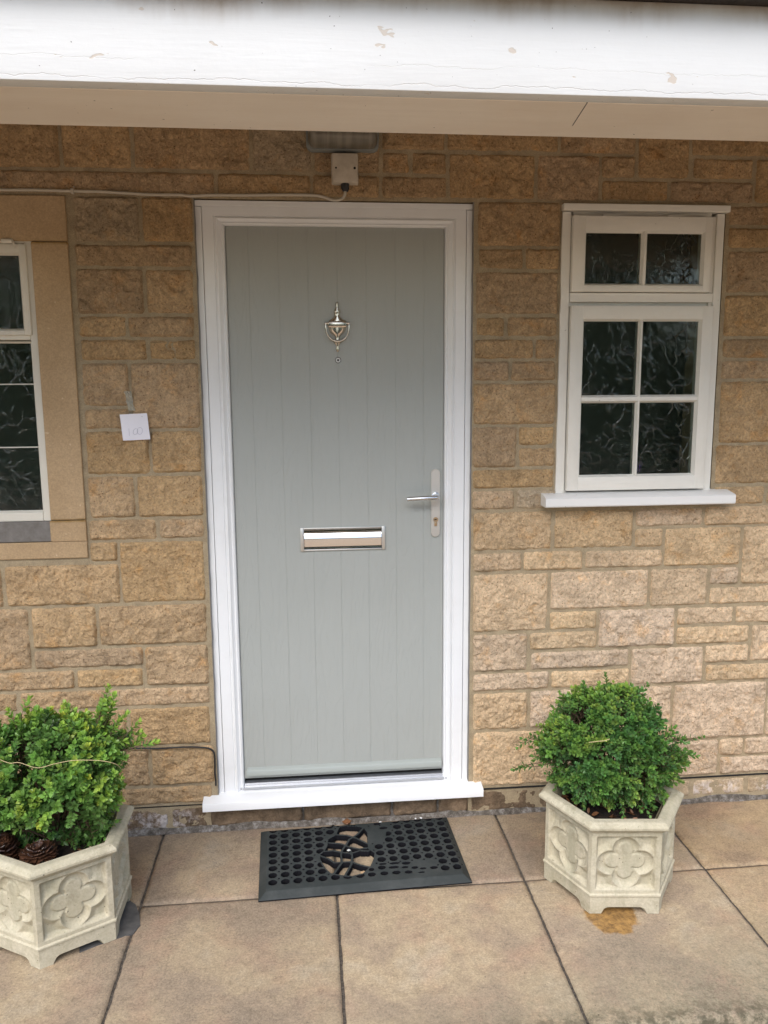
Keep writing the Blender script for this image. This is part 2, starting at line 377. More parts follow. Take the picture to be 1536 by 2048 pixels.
mCream = M('aged_cream_plastic', (.50,.44,.36), .5); n = N(mCream)
c = n.mix((.52,.46,.38), (.33,.27,.2), n.ramp(n.noise(20, 5, .7), (.45, 0.0), (.8, .9)))
c = n.mix(c, (.05,.035,.025), n.ramp(n.noise(75, 3, .7), (.69, 0.0), (.73, 1.0))); n.set(Base_Color=c)
mLampGlass = M('dirty_lamp_lens', (.12,.11,.09), .35); n = N(mLampGlass)
n.set(Base_Color=n.mix((.14,.125,.10), (.22,.20,.165), n.ramp(n.noise(1, 2, vec=n.coord((60, 1, 5))), (.4, 0.0), (.6, .8))))
mLampRim = M('grey_lamp_base', (.20,.21,.20), .55)
mCable = M('white_cable', (.50,.45,.37), .55)
mPaper = M('white_note_paper', (.80,.79,.86), .8)
mInk = M('faint_pencil', (.42,.41,.50), .8)
mTape = M('clear_tape', (.45,.45,.38), .22); mTape.node_tree.nodes['Principled BSDF'].inputs['Alpha'].default_value = .55
mSlate = M('grey_slate', (.085,.085,.085), .7); n = N(mSlate)
n.set(Base_Color=n.ramp(n.noise(30, 4), (.3, (.055,.055,.057)), (.7, (.12,.115,.11))))
mLead = M('lead_grey_sill', (.17,.155,.14), .8); n = N(mLead)
n.set(Base_Color=n.ramp(n.noise(25, 5, .7), (.3, (.13,.115,.10)), (.7, (.22,.205,.19))))
mRoof = M('roof_edge', (.035,.03,.026), .9); n = N(mRoof)
n.set(Base_Color=n.ramp(n.noise(60, 5, .8), (.4, (.02,.018,.015)), (.65, (.06,.05,.045)), (.78, (.3,.28,.25))))
mHedge = M('hedge_leaves', (.05,.09,.025), .6); N(mHedge).set()
# ================================================================ THE HOUSE
DX0, DX1, DZT = .061, .963, 2.157           # door opening
WX0, WX1, WZ0, WZ1 = 1.262, 1.830, 1.150, 2.155   # small window opening
LX0, LX1, LZ0, LZ1 = -1.95, -.327, .998, 2.160    # dressed surround of the other window
XL, XR, ZT = -3.4, 5.4, 2.53

mFillet = M('dirty_mortar', (.13,.115,.095), .95); n = N(mFillet)
n.set(Base_Color=n.ramp(n.noise(45, 6, .8), (.35, (.06,.05,.04)), (.5, (.15,.13,.11)), (.68, (.36,.34,.32))), Normal=n.bump(n.noise(110, 5, .8), 1.0, .006))
house = thing('stone_house', 'buff split-stone house front with a grey door, two white windows and a white porch beam', 'house', (0.4, 0, 0))

# --- coursed stones -------------------------------------------------------
STONES = [(-316,2015,-106,2162),(-106,2015,61,2162),(-318,1941,54,2015),(-320,1794,-105,1941),(-105,1794,54,1941),(-319,1721,-165,1794),(-165,1721,51,1794),(-319,1647,-103,1721),(-103,1647,53,1721),(-322,1500,-165,1647),(-167,1426,58,1647),(-322,1426,-170,1500),(-321,1279,-113,1426),(-113,1279,56,1426),(-325,1132,-166,1279),(-166,1132,56,1279),(-329,1058,-103,1132),(-103,1058,55,1132),(-332,985,-233,1058),(-236,838,52,1058),(-762,838,-613,985),(-612,838,-232,985),(-731,617,-538,838),(-535,690,-318,838),(-317,690,51,838),(-537,617,-169,690),(-170,543,50,690),(-790,543,-402,617),(-402,543,-173,617),(-797,470,-595,543),(-594,470,-300,543),(-299,470,51,543),(-821,322,-609,470),(-609,322,-237,470),(-236,322,48,470),(-727,175,-511,322),(-511,175,-168,322),(-168,175,55,322),(-789,102,-492,175),(-492,102,45,175),(-736,2236,-338,2530),(-338,2236,-121,2530),(-121,2236,248,2530),(247,2236,441,2530),(440,2236,657,2383),(-753,2162,-569,2236),(-570,2162,134,2236),(134,2162,435,2236),(435,2162,655,2236),(659,2310,869,2530),(869,2310,1247,2530),(1247,2310,1508,2530),(658,2236,755,2310),(755,2236,876,2310),(658,2162,877,2236),(877,2162,1170,2310),(1171,2162,1388,2310),(1387,2236,1509,2310),(1389,2162,1627,2236),(1510,2236,1696,2530),(1627,2162,1925,2236),(1693,2310,2030,2530),(1702,2236,1920,2310),(1923,2162,2120,2310),(974,2015,1259,2162),(976,1941,1136,2015),(1136,1941,1260,2015),(968,1794,1259,1941),(969,1721,1077,1794),(1077,1721,1257,1794),(965,1647,1177,1721),(1177,1647,1256,1721),(963,1574,1095,1647),(1095,1574,1255,1647),(964,1426,1258,1574),(963,1279,1124,1426),(1123,1353,1258,1426),(1125,1279,1259,1353),(965,1206,1259,1279),(965,1132,1120,1206),(1120,1132,1270,1206),(1835,2089,2049,2162),(1839,2015,2054,2089),(1839,1868,2106,2015),(1839,1721,2088,1868),(1839,1647,2140,1721),(1839,1574,2058,1647),(1843,1353,2157,1574),(1836,1206,2083,1353),(1837,1132,2037,1206),(966,985,1257,1132),(1257,985,1553,1132),(1551,1058,1810,1132),(1810,1058,2111,1132),(1554,985,1664,1058),(1666,911,1958,1058),(1960,838,2183,1058),(969,911,1150,985),(1150,911,1372,985),(1372,911,1668,985),(969,690,1250,911),(1249,764,1619,911),(1618,764,1841,911),(1839,838,1958,911),(1843,764,2156,838),(1250,690,1432,764),(1433,617,1726,764),(1724,690,1949,764),(1948,690,2200,764),(1727,617,2012,690),(2014,543,2247,690),(971,543,1179,690),(1178,617,1435,690),(1183,543,1558,617),(1558,470,1843,617),(1841,543,2015,617),(1845,470,2178,543),(972,470,1261,543),(1260,470,1562,543),(973,322,1184,470),(1184,322,1417,470),(1416,322,1728,470),(1729,249,2096,470),(2095,249,2276,470),(975,102,1288,322),(1288,102,1415,322),(1419,249,1730,322),(1544,102,1921,249),(1918,175,2017,249),(2016,175,2193,249),(1923,102,2246,175)]
Z0, DZ = 101.5, 73.6
def covered(k):
    z = Z0 + DZ*(k+.5); iv = []
    for a, b, c, d in STONES:
        if b < z < d: iv.append((a, c))
    for x0, x1, z0, z1 in ((DX0, DX1, 0, DZT), (WX0, WX1, WZ0, WZ1), (LX0, LX1, LZ0, LZ1)):
        if z0*1000 < z < z1*1000: iv.append((x0*1000, x1*1000))
    return sorted(iv)
extra = []
NR = 33
for k in range(NR):
    x = XL*1000; iv = covered(k) + [(XR*1000, XR*1000)]
    for a, c in iv:
        while a - x > 45:
            L = random.choice((210, 280, 340, 400, 450))
            if a - x < L + 120: L = a - x
            extra.append((x, Z0+DZ*k, x+L, Z0+DZ*(k+1))); x += L
        x = max(x, c)
def stone_grid(x0, z0, x1, z1, step, seed, amp=1.0, y0=0.0, joint=.0042):
    x0 += joint; x1 -= joint; z0 += joint*.95; z1 -= joint*.95
    nx = max(4, int((x1-x0)/step)); nz = max(4, int((z1-z0)/step))
    u, v = np.meshgrid(np.linspace(0, 1, nx+1), np.linspace(0, 1, nz+1))
    X = x0+u*(x1-x0); Z = z0+v*(z1-z0); cx, cz = (x0+x1)/2, (z0+z1)/2
    e = np.minimum(np.minimum(X-x0, x1-X), np.minimum(Z-z0, z1-Z))
    r = .010; hw, hh = (x1-x0)/2, (z1-z0)/2
    ax = np.abs(X-cx)-(hw-r); az = np.abs(Z-cz)-(hh-r)
    both = (ax > 0) & (az > 0); L = np.hypot(np.maximum(ax, 0), np.maximum(az, 0))
    k = np.where(both & (L > 1e-9), np.maximum(ax, az)/np.maximum(L, 1e-9), 1.0)
    X = np.where(both, cx+np.sign(X-cx)*(hw-r+ax*k), X); Z = np.where(both, cz+np.sign(Z-cz)*(hh-r+az*k), Z)
    s1 = 1-np.clip(e/.010, 0, 1); X0, Z0_ = X.copy(), Z.copy()
    X = X + (fbm(X0*60, Z0_*60, seed, 2)-.5)*.006*s1; Z = Z + (fbm(X0*60+9, Z0_*60, seed+3, 2)-.5)*.006*s1
    t = np.clip(e/.008, 0, 1); t = t*t*(3-2*t)
    q = fbm(X0*16, Z0_*16, seed, 4, .55)-.5
    cr = np.abs(fbm(X0*24+q*1.2, Z0_*20-q, seed+5, 4, .55)-.5)
    h = np.maximum(-.0085*(1-t) + t*amp*(q*.018 + np.minimum(cr, .16)*.040 + (np.minimum(np.abs(fbm(X0*62+q*3, Z0_*50, seed+7, 2)-.5), .2)-.1)*.012 - .002), -.0085*(1-t)-.0042*t)
    h = h + (vnoise(X0*150, Z0_*150, 5)-.5)*.0012*t
    V = np.stack([X, y0-h, Z], -1).reshape(-1, 3)
    i = np.arange((nx+1)*(nz+1)).reshape(nz+1, nx+1)
    F = np.stack([i[:-1, :-1], i[:-1, 1:], i[1:, 1:], i[1:, :-1]], -1).reshape(-1, 4)
    return V, F
def stone_tint(x, z, seed):
    rr = np.random.default_rng(seed)
    t = min(1, max(0, (x-.7)/.5))*min(1, max(0, (1.25-z)/.35))      # paler stone to the lower right; up: darker stone with height
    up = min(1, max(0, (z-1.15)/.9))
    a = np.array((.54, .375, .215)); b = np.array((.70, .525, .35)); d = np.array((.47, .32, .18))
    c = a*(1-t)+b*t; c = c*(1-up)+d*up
    k = rr.uniform(.91, 1.08); c = c*k
    s = rr.uniform(-1, 1); c = c*np.array((1+.03*s, 1, 1-.09*s))
    if rr.random() < .05: c = c*.65+.35*np.array((c.mean()*1.12, c.mean()*1.03, c.mean()*.78))
    return (*c, 1)
VV, FF, TT = [], [], []; off = 0
allst = [(a/1000, b/1000, c/1000, d/1000, .0042) for a, b, c, d in STONES] + [(a/1000, b/1000, c/1000, d/1000, .005 if -1.2 < a/1000 < 2.3 else .010) for a, b, c, d in extra]
for i, (a, b, c, d, st) in enumerate(allst):
    V, F = stone_grid(a, b, c, d, st, 11+i*3, y0=rng.uniform(-.002, .002), amp=rng.uniform(.75, 1.15))
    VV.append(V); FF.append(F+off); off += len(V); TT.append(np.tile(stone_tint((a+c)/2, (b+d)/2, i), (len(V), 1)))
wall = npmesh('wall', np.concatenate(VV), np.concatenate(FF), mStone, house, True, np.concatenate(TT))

def holes_grid(mb, xs, zs, holes, y):
    for i in range(len(xs)-1):
        for j in range(len(zs)-1):
            cx, cz = (xs[i]+xs[i+1])/2, (zs[j]+zs[j+1])/2
            if any(a < cx < b and c < cz < d for a, b, c, d in holes): continue
            mb.add([(xs[i], y, zs[j]), (xs[i+1], y, zs[j]), (xs[i+1], y, zs[j+1]), (xs[i], y, zs[j+1])], [(0, 1, 2, 3)])
holes = [(DX0, DX1, -1, DZT), (WX0, WX1, WZ0, WZ1), (LX0+.115, LX1-.115, 1.06, 2.03)]
xs = sorted({XL, XR, DX0, DX1, WX0, WX1, LX0+.115, LX1-.115}); zs = sorted({0, .098, ZT, DZT, WZ0, WZ1, 1.06, 2.03})
mb = MB(); holes_grid(mb, xs, zs, holes, .0062)
for a, b, c, d in holes:                                       # reveals through the wall
    for (p, q) in (((a, c), (a, d)), ((b, c), (b, d)), ((a, d), (b, d)), ((a, c), (b, c))):
        mb.add([(p[0], .0062, max(p[1], 0)), (q[0], .0062, q[1]), (q[0], .25, q[1]), (p[0], .25, max(p[1], 0))], [(0, 1, 2, 3)])
mb.build('mortar', mMortar, wall)
# black strips drawn as the shadow gap over the plinth, then the plinth
MB().box(XL, .004, .0955, DX0, .05, .0985).box(DX1, .002, .0945, XR, .05, .0990).build('shadow_gap_strip', mDark, wall)
PL = [(-760, -420), (-420, -111), (-111, 24), (24, 360), (360, 682), (682, 852), (852, 967), (967, 1225), (1225, 1545), (1545, 1726), (1726, 1819), (1819, 2037), (2037, 2290)]
x = 2290
while x < XR*1000: PL.append((x, x+330)); x += 330
x = -760
while x > XL*1000: PL.append((x-350, x)); x -= 350
VV, FF, TT = [], [], []; off = 0
for i, (a, c) in enumerate(PL):
    V, F = stone_grid(a/1000, .004 if a < 1500 else .016, c/1000, .093 if not 0 < a < 960 else .125, .006, 900+i*3, y0=.006, amp=.8)
    VV.append(V); FF.append(F+off); off += len(V)
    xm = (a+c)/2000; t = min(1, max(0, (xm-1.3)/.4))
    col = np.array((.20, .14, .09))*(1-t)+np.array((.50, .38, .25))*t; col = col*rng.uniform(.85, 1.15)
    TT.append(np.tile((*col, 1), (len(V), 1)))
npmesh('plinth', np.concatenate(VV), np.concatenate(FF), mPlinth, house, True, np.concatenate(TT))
mb = MB(); mb.add([(DX0-.01, .02, 0), (DX1+.01, .02, 0), (DX1+.01, .02, .13), (DX0-.01, .02, .13)], [(0, 1, 2, 3)])
V_ = []
for k in range(0, 90):                                         # smeared mortar fillet between plinth and paving
    x0 = -1.2+k*.04; V_.append((x0, -.008-.010*vnoise(np.array(x0*9.), np.array(1.), 3), .0015, .009+.014*vnoise(np.array(x0*11.), np.array(4.), 8)))
for p, q in zip(V_[:-1], V_[1:]):
    mb.add([(p[0], p[1], .0012), (q[0], q[1], .0012), (q[0], .004, q[3]), (p[0], .004, p[3])], [(0, 1, 2, 3)])
mb.build('mortar_fillet', mFillet, wall)
# inner shell so that the house is solid from elsewhere
mb = MB(); mb.box(XL, .26, 0, XR, .30, 2.75)
mb.build('inner_wall', mRoom, house)

# --- dressed stone round the left window -----------------------------------
mb = MB(); g = .0012
SX0, SX1 = LX0+.118, LX1-.118
mb.box(LX0+.006, -.003, 2.018+g, LX1-.006, .12, LZ1-.004, .003)                 # lintel
mb.box(LX1-.118, -.003, 1.132+g, LX1-.006, .12, 2.018-g, .003)
mb.box(LX0+.006, -.003, 1.132+g, LX0+.118, .12, 2.018-g, .003)
mb.box(LX0+.006, -.003, 1.004, LX1-.006, .12, 1.060, .003)                      # sill course
mb.box(LX1-.122, -.003, 1.0605, LX1-.006, .12, 1.132-g, .003)
mb.box(LX0+.006, -.003, 1.0605, LX0+.122, .12, 1.132-g, .003)
mb.build('window_surround', mSurround, house)

# ================================================================ FRONT DOOR
YF = .020                                                     # front of the frame
def sweep_frame(mb, x0, x1, z0, z1, prof, bottom=False, top=1.0):
    """mitred profile (inset, y) round left, top and right (and bottom) of a rectangle"""
    n_ = len(prof); base = len(mb.v)
    corners = [(x0, z0, 1, 0 if not bottom else 1), (x0, z1, 1, -1), (x1, z1, -1, -1), (x1, z0, -1, 0 if not bottom else 1)]
    for cx, cz, sx, sz in corners:
        for d, y in prof: mb.v.append((cx+sx*d, y, cz+sz*d*(top if cz == z1 else 1)))
    seg = [(0, 1), (1, 2), (2, 3)] + ([(3, 0)] if bottom else [])
    for a, b in seg:
        for k in range(n_-1): mb.f.append((base+a*n_+k, base+b*n_+k, base+b*n_+k+1, base+a*n_+k+1))
frame = MB()
prof = [(.0215, YF+.06), (.0215, YF), (.0235, YF-.002), (.056, YF-.002), (.0575, YF+.001), (.061, YF+.001), (.063, YF-.004), (.068, YF-.006), (.0745, YF+.001), (.0785, YF+.004), (.0815, YF+.004), (.0835, YF+.001), (.0885, YF+.004), (.091, YF+.012), (.0912, YF+.055)]
sweep_frame(frame, DX0, DX1, .128, DZT-.003, prof, top=.83)
df = frame.build('door_frame', mUpvc, house, smooth=28)
ext = MB()
ext.box(DX0+.001, YF-.001, .128, DX0+.0200, YF+.06, DZT-.0235, .0012).box(DX1-.0200, YF-.001, .128, DX1-.001, YF+.06, DZT-.0235, .0012)
ext.box(DX0+.001, YF-.003, DZT-.0215, DX1-.001, YF+.06, DZT-.004, .0012)
ext.build('frame_extension', mUpvc, df)
sl_ = MB()
for xx, s in ((DX0, 1), (DX1, -1)):
    pts = [(xx-s*.001+s*.0008*math.sin(z*37)+s*.0006*math.sin(z*83), .010, z) for z in np.linspace(.13, DZT, 50)]
    sl_.tube(pts, .0042, 6)
sl_.build('sealant_bead', mSilicone, df)
cill = MB()
PX0, PX1 = .010, 1.010
pr = [(.12, .138), (.012, .130), (-.034, .1215), (-.0395, .1195), (-.041, .116), (-.041, .092), (-.0385, .0905), (-.030, .0905), (-.030, .100), (.12, .108)]
base = len(cill.v)
for xx in (PX0, PX1):
    for y, z in pr: cill.v.append((xx, y, z))
k_ = len(pr)
for i in range(k_): cill.f.append((i, (i+1) % k_, k_+(i+1) % k_, k_+i))
cill.f += [tuple(range(k_)), tuple(range(2*k_-1, k_-1, -1))]
# the cill is notched round the wall: only its nose runs past the frame
cill.build('door_sill', mUpvc, df, smooth=30)
th = MB()
th.box(DX0+.087, .030, .139, DX1-.087, .075, .150, .001).box(DX0+.03, YF+.002, .134, DX1-.03, .032, .143, .001)
for y in (.034, .040, .046, .052): th.box(DX0+.089, y, .150, DX1-.089, y+.002, .1535)
th.build('threshold', mAlu, df)

# leaf with V grooves
LXa, LXb, LZa, LZb = DX0+.0925, DX1-.0925, .172, DZT-.0795
YL = .034
gr = [.226, .322, .417, .512, .609, .706, .802]
prof = [(LXa, YL+.044), (LXa, YL+.0015), (LXa+.0015, YL)]
for gx in gr: prof += [(gx-.0018, YL), (gx-.0003, YL+.0011), (gx+.0003, YL+.0011), (gx+.0018, YL)]
prof += [(LXb-.0015, YL), (LXb, YL+.0015), (LXb, YL+.044)]
leaf = MB()
for z in (LZa, LZb):
    for x_, y_ in prof: leaf.v.append((x_, y_, z))
k_ = len(prof)
for i in range(k_-1): leaf.f.append((i, i+1, k_+i+1, k_+i))
leaf.f += [tuple(range(k_)), tuple(range(2*k_-1, k_-1, -1)), (0, k_-1, 2*k_-1, k_)]
door = leaf.build('front_door', mDoor, house)
tag(door, 'closed sage grey front door with narrow vertical boards')
MB().box(LXa-.004, YL+.012, LZa-.02, LXa, YL+.05, LZb+.004).box(LXb, YL+.012, LZa-.02, LXb+.004, YL+.05, LZb+.004).box(LXa, YL+.012, LZb, LXb, YL+.05, LZb+.004).box(LXa-.004, YL+.02, .150, LXb+.004, YL+.05, LZa).build('door_seal', mDark, df)
wb = MB(); prw = [(YL, .212), (YL-.006, .2115), (YL-.014, .207), (YL-.0175, .199), (YL-.0175, .188), (YL-.014, .186), (YL, .186)]
for xx in (LXa+.008, LXb-.004):
    for y, z in prw: wb.v.append((xx, y, z))
k_ = len(prw)
for i in range(k_): wb.f.append((i, (i+1) % k_, k_+(i+1) % k_, k_+i))
wb.f += [tuple(range(k_)), tuple(range(2*k_-1, k_-1, -1))]
wb.build('weather_bar', M('sage_grey_trim', (.36,.39,.37), .3), door, smooth=35)

# letter plate
lp = MB(); a, b, c, d = .372, .666, 1.000, 1.082
lp.box(a, YL-.009, c, a+.0125, YL, d, .002).box(b-.0125, YL-.009, c, b, YL, d, .002).box(a+.012, YL-.006, c+.0004, b-.012, YL-.0002, c+.006, .0015).box(a+.012, YL-.006, d-.005, b-.012, YL-.0002, d-.0006, .001)
lpo = lp.build('letter_plate', mSatin, door, smooth=40)
fl = MB(); pf = []
fa, fb = c+.0065, d-.0055
for t, dy in ((0, .004), (.02, .0075), (.06, .0092), (.10, .0088), (.125, .0075), (.14, .0066), (.30, .0080), (.50, .0094), (.535, .0095), (.56, .0092), (.66, .0070), (.78, .0043), (.81, .0030), (.835, .0028), (.86, .0046), (.90, .0062), (.94, .0060), (.98, .0040), (1, .002)):
    pf.append((YL-dy-.001, fa+(fb-fa)*t))
for xx in (a+.0135, b-.0135):
    for y, z in pf: fl.v.append((xx, y, z))
k_ = len(pf)
for i in range(k_-1): fl.f.append((i, i+1, k_+i+1, k_+i))
fl.build('letter_flap', mChrome, door, smooth=25)
MB().box(a+.0125, YL-.003, c+.006, b-.0125, YL-.0003, d-.004).build('letter_plate_gap', mDark, door)

# urn knocker
kx = .511
def slab_profile(mb, pts, cx, y_edge, y_mid):     # pts: (half width, z) silhouette, pillowed front
    base = len(mb.v); cols = (-1, -.8, -.4, 0, .4, .8, 1)
    for hw, z in pts:
        for u in cols: mb.v.append((cx+u*hw, y_edge-(y_edge-y_mid)*math.sqrt(max(0, 1-u*u)), z))
    k = len(cols)
    for i in range(len(pts)-1):
        for j in range(k-1): mb.f.append((base+i*k+j, base+i*k+j+1, base+(i+1)*k+j+1, base+(i+1)*k+j))
kn = MB()
slab_profile(kn, [(0.0008, 1.8395), (0.0045, 1.8375), (0.0057, 1.833), (0.0048, 1.827), (0.0054, 1.821), (0.0097, 1.814), (0.0117, 1.8095), (0.0123, 1.806), (0.0099, 1.804), (0.0099, 1.794), (0.0120, 1.792), (0.0165, 1.786), (0.0285, 1.7795), (0.0297, 1.777)], kx, YL, YL-.013)
kn.box(kx-.0295, YL-.016, 1.7565, kx+.0295, YL, 1.7775, .0025)
slab_profile(kn, [(0.0285, 1.757), (0.0270, 1.747), (0.0225, 1.739), (0.0150, 1.733), (0.0097, 1.729), (0.0075, 1.722), (0.0093, 1.716), (0.0128, 1.713)], kx, YL, YL-.014)
slab_profile(kn, [(0.0150, 1.711), (0.0112, 1.705), (0.0060, 1.700), (0.0051, 1.693), (0.0066, 1.686), (0.0054, 1.680), (0.0012, 1.677)], kx, YL, YL-.009)
kno = kn.build('door_knocker', mNickel, door, smooth=40)
kr = MB(); pts = []
for t in np.linspace(0, math.pi, 25): pts.append((kx-.0385*math.cos(t), YL-.014, 1.760-.049*math.sin(t)**.9))
kr.tube([(kx-.0385, YL-.012, 1.770)]+pts+[(kx+.0385, YL-.012, 1.770)], [.0034]+[.0028+.0022*math.sin(t)**6 for t in np.linspace(0, math.pi, 25)]+[.0034], 8)
kr.tube([(kx-.042, YL-.012, 1.770), (kx-.028, YL-.012, 1.770)], .0042, 8).tube([(kx+.042, YL-.012, 1.770), (kx+.028, YL-.012, 1.770)], .0042, 8)
kr.build('knocker_ring', mNickel, door, smooth=50)
# door viewer
MB().lathe_y([(.0080, YL), (.0080, YL-.003), (.0072, YL-.0045), (.0042, YL-.0045), (.0038, YL-.002)], .512, 1.650, 24).build('peephole', mUpvc, door, smooth=40)
MB().lathe_y([(.0040, YL-.0021), (.0025, YL-.0030), (.0002, YL-.0034)], .512, 1.650, 16).build('peephole_lens', mBlack, door, smooth=True)
MB().lathe_y([(.0100, YL-.0001), (.0100, YL-.0008), (.0070, YL-.0009)], .512, 1.650, 24).build('peephole_rim', mDark, door)

# handle plate, lever, cylinder
hx, hz0, hz1, hw = .8425, 1.040, 1.279, .0158
hp = MB(); ring = []
for k in range(25): t = math.pi*k/24; ring.append((hx+hw*math.cos(t), hz1-hw+hw*math.sin(t)))
for k in range(25): t = math.pi+math.pi*k/24; ring.append((hx+hw*math.cos(t), hz0+hw+hw*math.sin(t)))
k_ = len(ring)
for y, s in ((YL, 0), (YL-.007, 0), (YL-.0085, .0015)):
    for x_, z_ in ring:
        cx_, cz_ = hx, min(max(z_, hz0+hw), hz1-hw); f_ = 1-s/hw
        hp.v.append((cx_+(x_-cx_)*f_, y, cz_+(z_-cz_)*f_))
for j in range(2):
    for i in range(k_): hp.f.append((j*k_+i, j*k_+(i+1) % k_, (j+1)*k_+(i+1) % k_, (j+1)*k_+i))
hp.f.append(tuple(2*k_+i for i in range(k_)))
hp.build('handle_plate', mBrush, door, smooth=30)
lv = MB(); zc = 1.186
pts = [(hx, YL-.008, zc), (hx, YL-.040, zc), (hx-.001, YL-.050, zc), (hx-.006, YL-.056, zc), (hx-.014, YL-.058, zc-.0003), (hx-.06, YL-.058, zc-.002), (hx-.105, YL-.056, zc-.004)]
lv.tube(pts, [.0092, .0090, .0090, .0090, .0088, .0082, .0078], 20)
lv.lathe_y([(.0125, YL-.0084), (.0125, YL-.012), (.0105, YL-.0135), (.0095, YL-.0135)], hx, zc, 24)
lv.build('door_handle', M('satin_aluminium', (.66,.68,.71), .26, 1.0), door, smooth=40)
cy = MB(); cy.lathe_y([(.0085, YL-.0085), (.0085, YL-.0125), (.0078, YL-.0132)], hx+.0005, 1.1025, 24)
cy.box(hx-.0045, YL-.0130, 1.079, hx+.0055, YL-.008, 1.098, .002)
cy.build('lock_cylinder', mBrass, door, smooth=40)
MB().box(hx-.0045, YL-.0138, 1.1015, hx+.0035, YL-.0125, 1.1042).box(hx-.0045, YL-.0139, 1.1002, hx-.0015, YL-.0126, 1.1015).build('keyhole', mDark, door)

# ================================================================ WINDOWS
def glass_pane(x0, x1, z0, z1, y, parent, label=None):
    o = MB().box(x0, y, z0, x1, y+.004, z1).build('pane', mGlass, parent)
    if label: tag(o, label)
    return o
def bead_frame(mb, x0, x1, z0, z1, y, w=.006, dep=.012):      # bevelled putty line round a pane
    sweep_frame(mb, x0-w, x1+w, z0-w, z1+w, [(0, y), (w, y+dep)], bottom=True)
def sash(mb, X0, X1, Z0s, Z1s, panes, yf, yb, bev=.003):
    """sash of stiles, rails and bars left between its panes; each piece butts the next"""
    px0 = min(p[0] for p in panes)-.006; px1 = max(p[1] for p in panes)+.006
    pz0 = min(p[2] for p in panes)-.006; pz1 = max(p[3] for p in panes)+.006
    mb.box(X0, yf, Z0s, px0, yb, Z1s, bev); mb.box(px1, yf, Z0s, X1, yb, Z1s, bev)
    mb.box(px0-.003, yf+.0006, Z0s+.0004, px1+.003, yb, pz0, bev*.6); mb.box(px0-.003, yf+.0006, pz1, px1+.003, yb, Z1s-.0004, bev*.6)
    xs_ = sorted({(p[0], p[1]) for p in panes}); zs_ = sorted({(p[2], p[3]) for p in panes})
    for (a_, b_), (c_, d_) in zip(xs_[:-1], xs_[1:]): mb.box(b_+.006, yf+.003, pz0-.001, c_-.006, yb, pz1+.001, .0015)
    for (a_, b_), (c_, d_) in zip(zs_[:-1], zs_[1:]): mb.box(px0-.001, yf+.0036, b_+.006, px1+.001, yb, c_-.006, .0015)
    for p in panes: bead_frame(mb, *p, yf+.0042)

wf = MB()                                                      # fixed frame, flush with the wall
wav = [(WX0-.001+.004*(vnoise(np.array(z*14.), np.array(2.), 4)-.5), z) for z in np.linspace(WZ0+.02, 2.128, 60)]
base = len(wf.v)
for x_, z_ in wav: wf.v += [(float(x_), -.004, z_), (float(x_), .06, z_), (1.289, -.004, z_)]
for i in range(len(wav)-1):
    b0 = base+3*i; wf.f += [(b0, b0+2, b0+5, b0+3), (b0+1, b0, b0+3, b0+4)]
wf.box(1.289, .004, WZ0+.02, 1.300, .06, 2.120)
wf.box(1.795, -.004, WZ0+.02, 1.822, .06, 2.128, .002).box(1.783, .004, WZ0+.02, 1.795, .06, 2.120)
wf.box(1.300, .010, 2.114, 1.783, .06, 2.131, .001)
wf.box(1.259, -.018, 2.131, 1.834, .06, 2.153, .003)           # head drip strip
wf.box(1.2905, -.006, 1.838, 1.7935, .06, 1.868, .002)         # transom
wf.box(1.289, .012, 1.826, 1.795, .06, 1.838)
win = wf.build('window', mOldPaint, house)
tag(win, 'small six-light white window with rippled glass, right of the door')
MB().box(1.822, .012, WZ0+.02, 1.834, .06, 2.131).build('frame_gap', mDark, win)
yf = -.022
top = MB(); tp = [(1.341, 1.530, 1.898, 2.061), (1.552, 1.741, 1.898, 2.061)]
sash(top, 1.2915, 1.772, 1.870, 2.114, tp, yf, .03); s1 = top.build('top_sash', mOldPaint, win, smooth=30)
bot = MB(); bp = [(1.342, 1.532, 1.527, 1.774), (1.550, 1.746, 1.527, 1.774), (1.342, 1.532, 1.253, 1.500), (1.550, 1.746, 1.253, 1.500)]
sash(bot, 1.2925, 1.790, 1.199, 1.825, bp, yf, .03); s2 = bot.build('bottom_sash', mOldPaint, win, smooth=30)
for p in tp+bp: glass_pane(*p, yf+.0165, win)
for x_ in (1.395, 1.62): MB().box(x_, -.010, 2.114, x_+.06, -.002, 2.122, .001).build('hinge', mOldPaint, win)
sill = MB(); prs = [(.03, 1.196), (-.010, 1.190), (-.058, 1.181), (-.062, 1.178), (-.062, 1.152), (-.059, 1.148), (-.045, 1.148), (.03, 1.150)]
for xx in (1.209, 1.888):
    for y, z in prs: sill.v.append((xx, y, z))
k_ = len(prs)
for i in range(k_): sill.f.append((i, (i+1) % k_, k_+(i+1) % k_, k_+i))
sill.f += [tuple(range(k_)), tuple(range(2*k_-1, k_-1, -1))]
so_ = sill.build('window_sill', white_paint('sill_paint', (.82,.81,.79), .45, .3, .3, .7), win, smooth=30)
MB().box(1.262, .05, 1.15, 1.834, .06, 1.199).build('frame_base', mOldPaint, win)
for xa_, xb_ in ((1.0, 2.1), (-2.0, -.2)):
    MB().box(xa_, .75, .9, xb_, .80, 2.5).box(xa_-.05, .26, .9, xa_, .8, 2.5).box(xb_, .26, .9, xb_+.05, .8, 2.5).box(xa_, .26, .88, xb_, .8, .92).box(xa_, .26, 2.4, xb_, .8, 2.45).build('room_interior', mRoom, house)

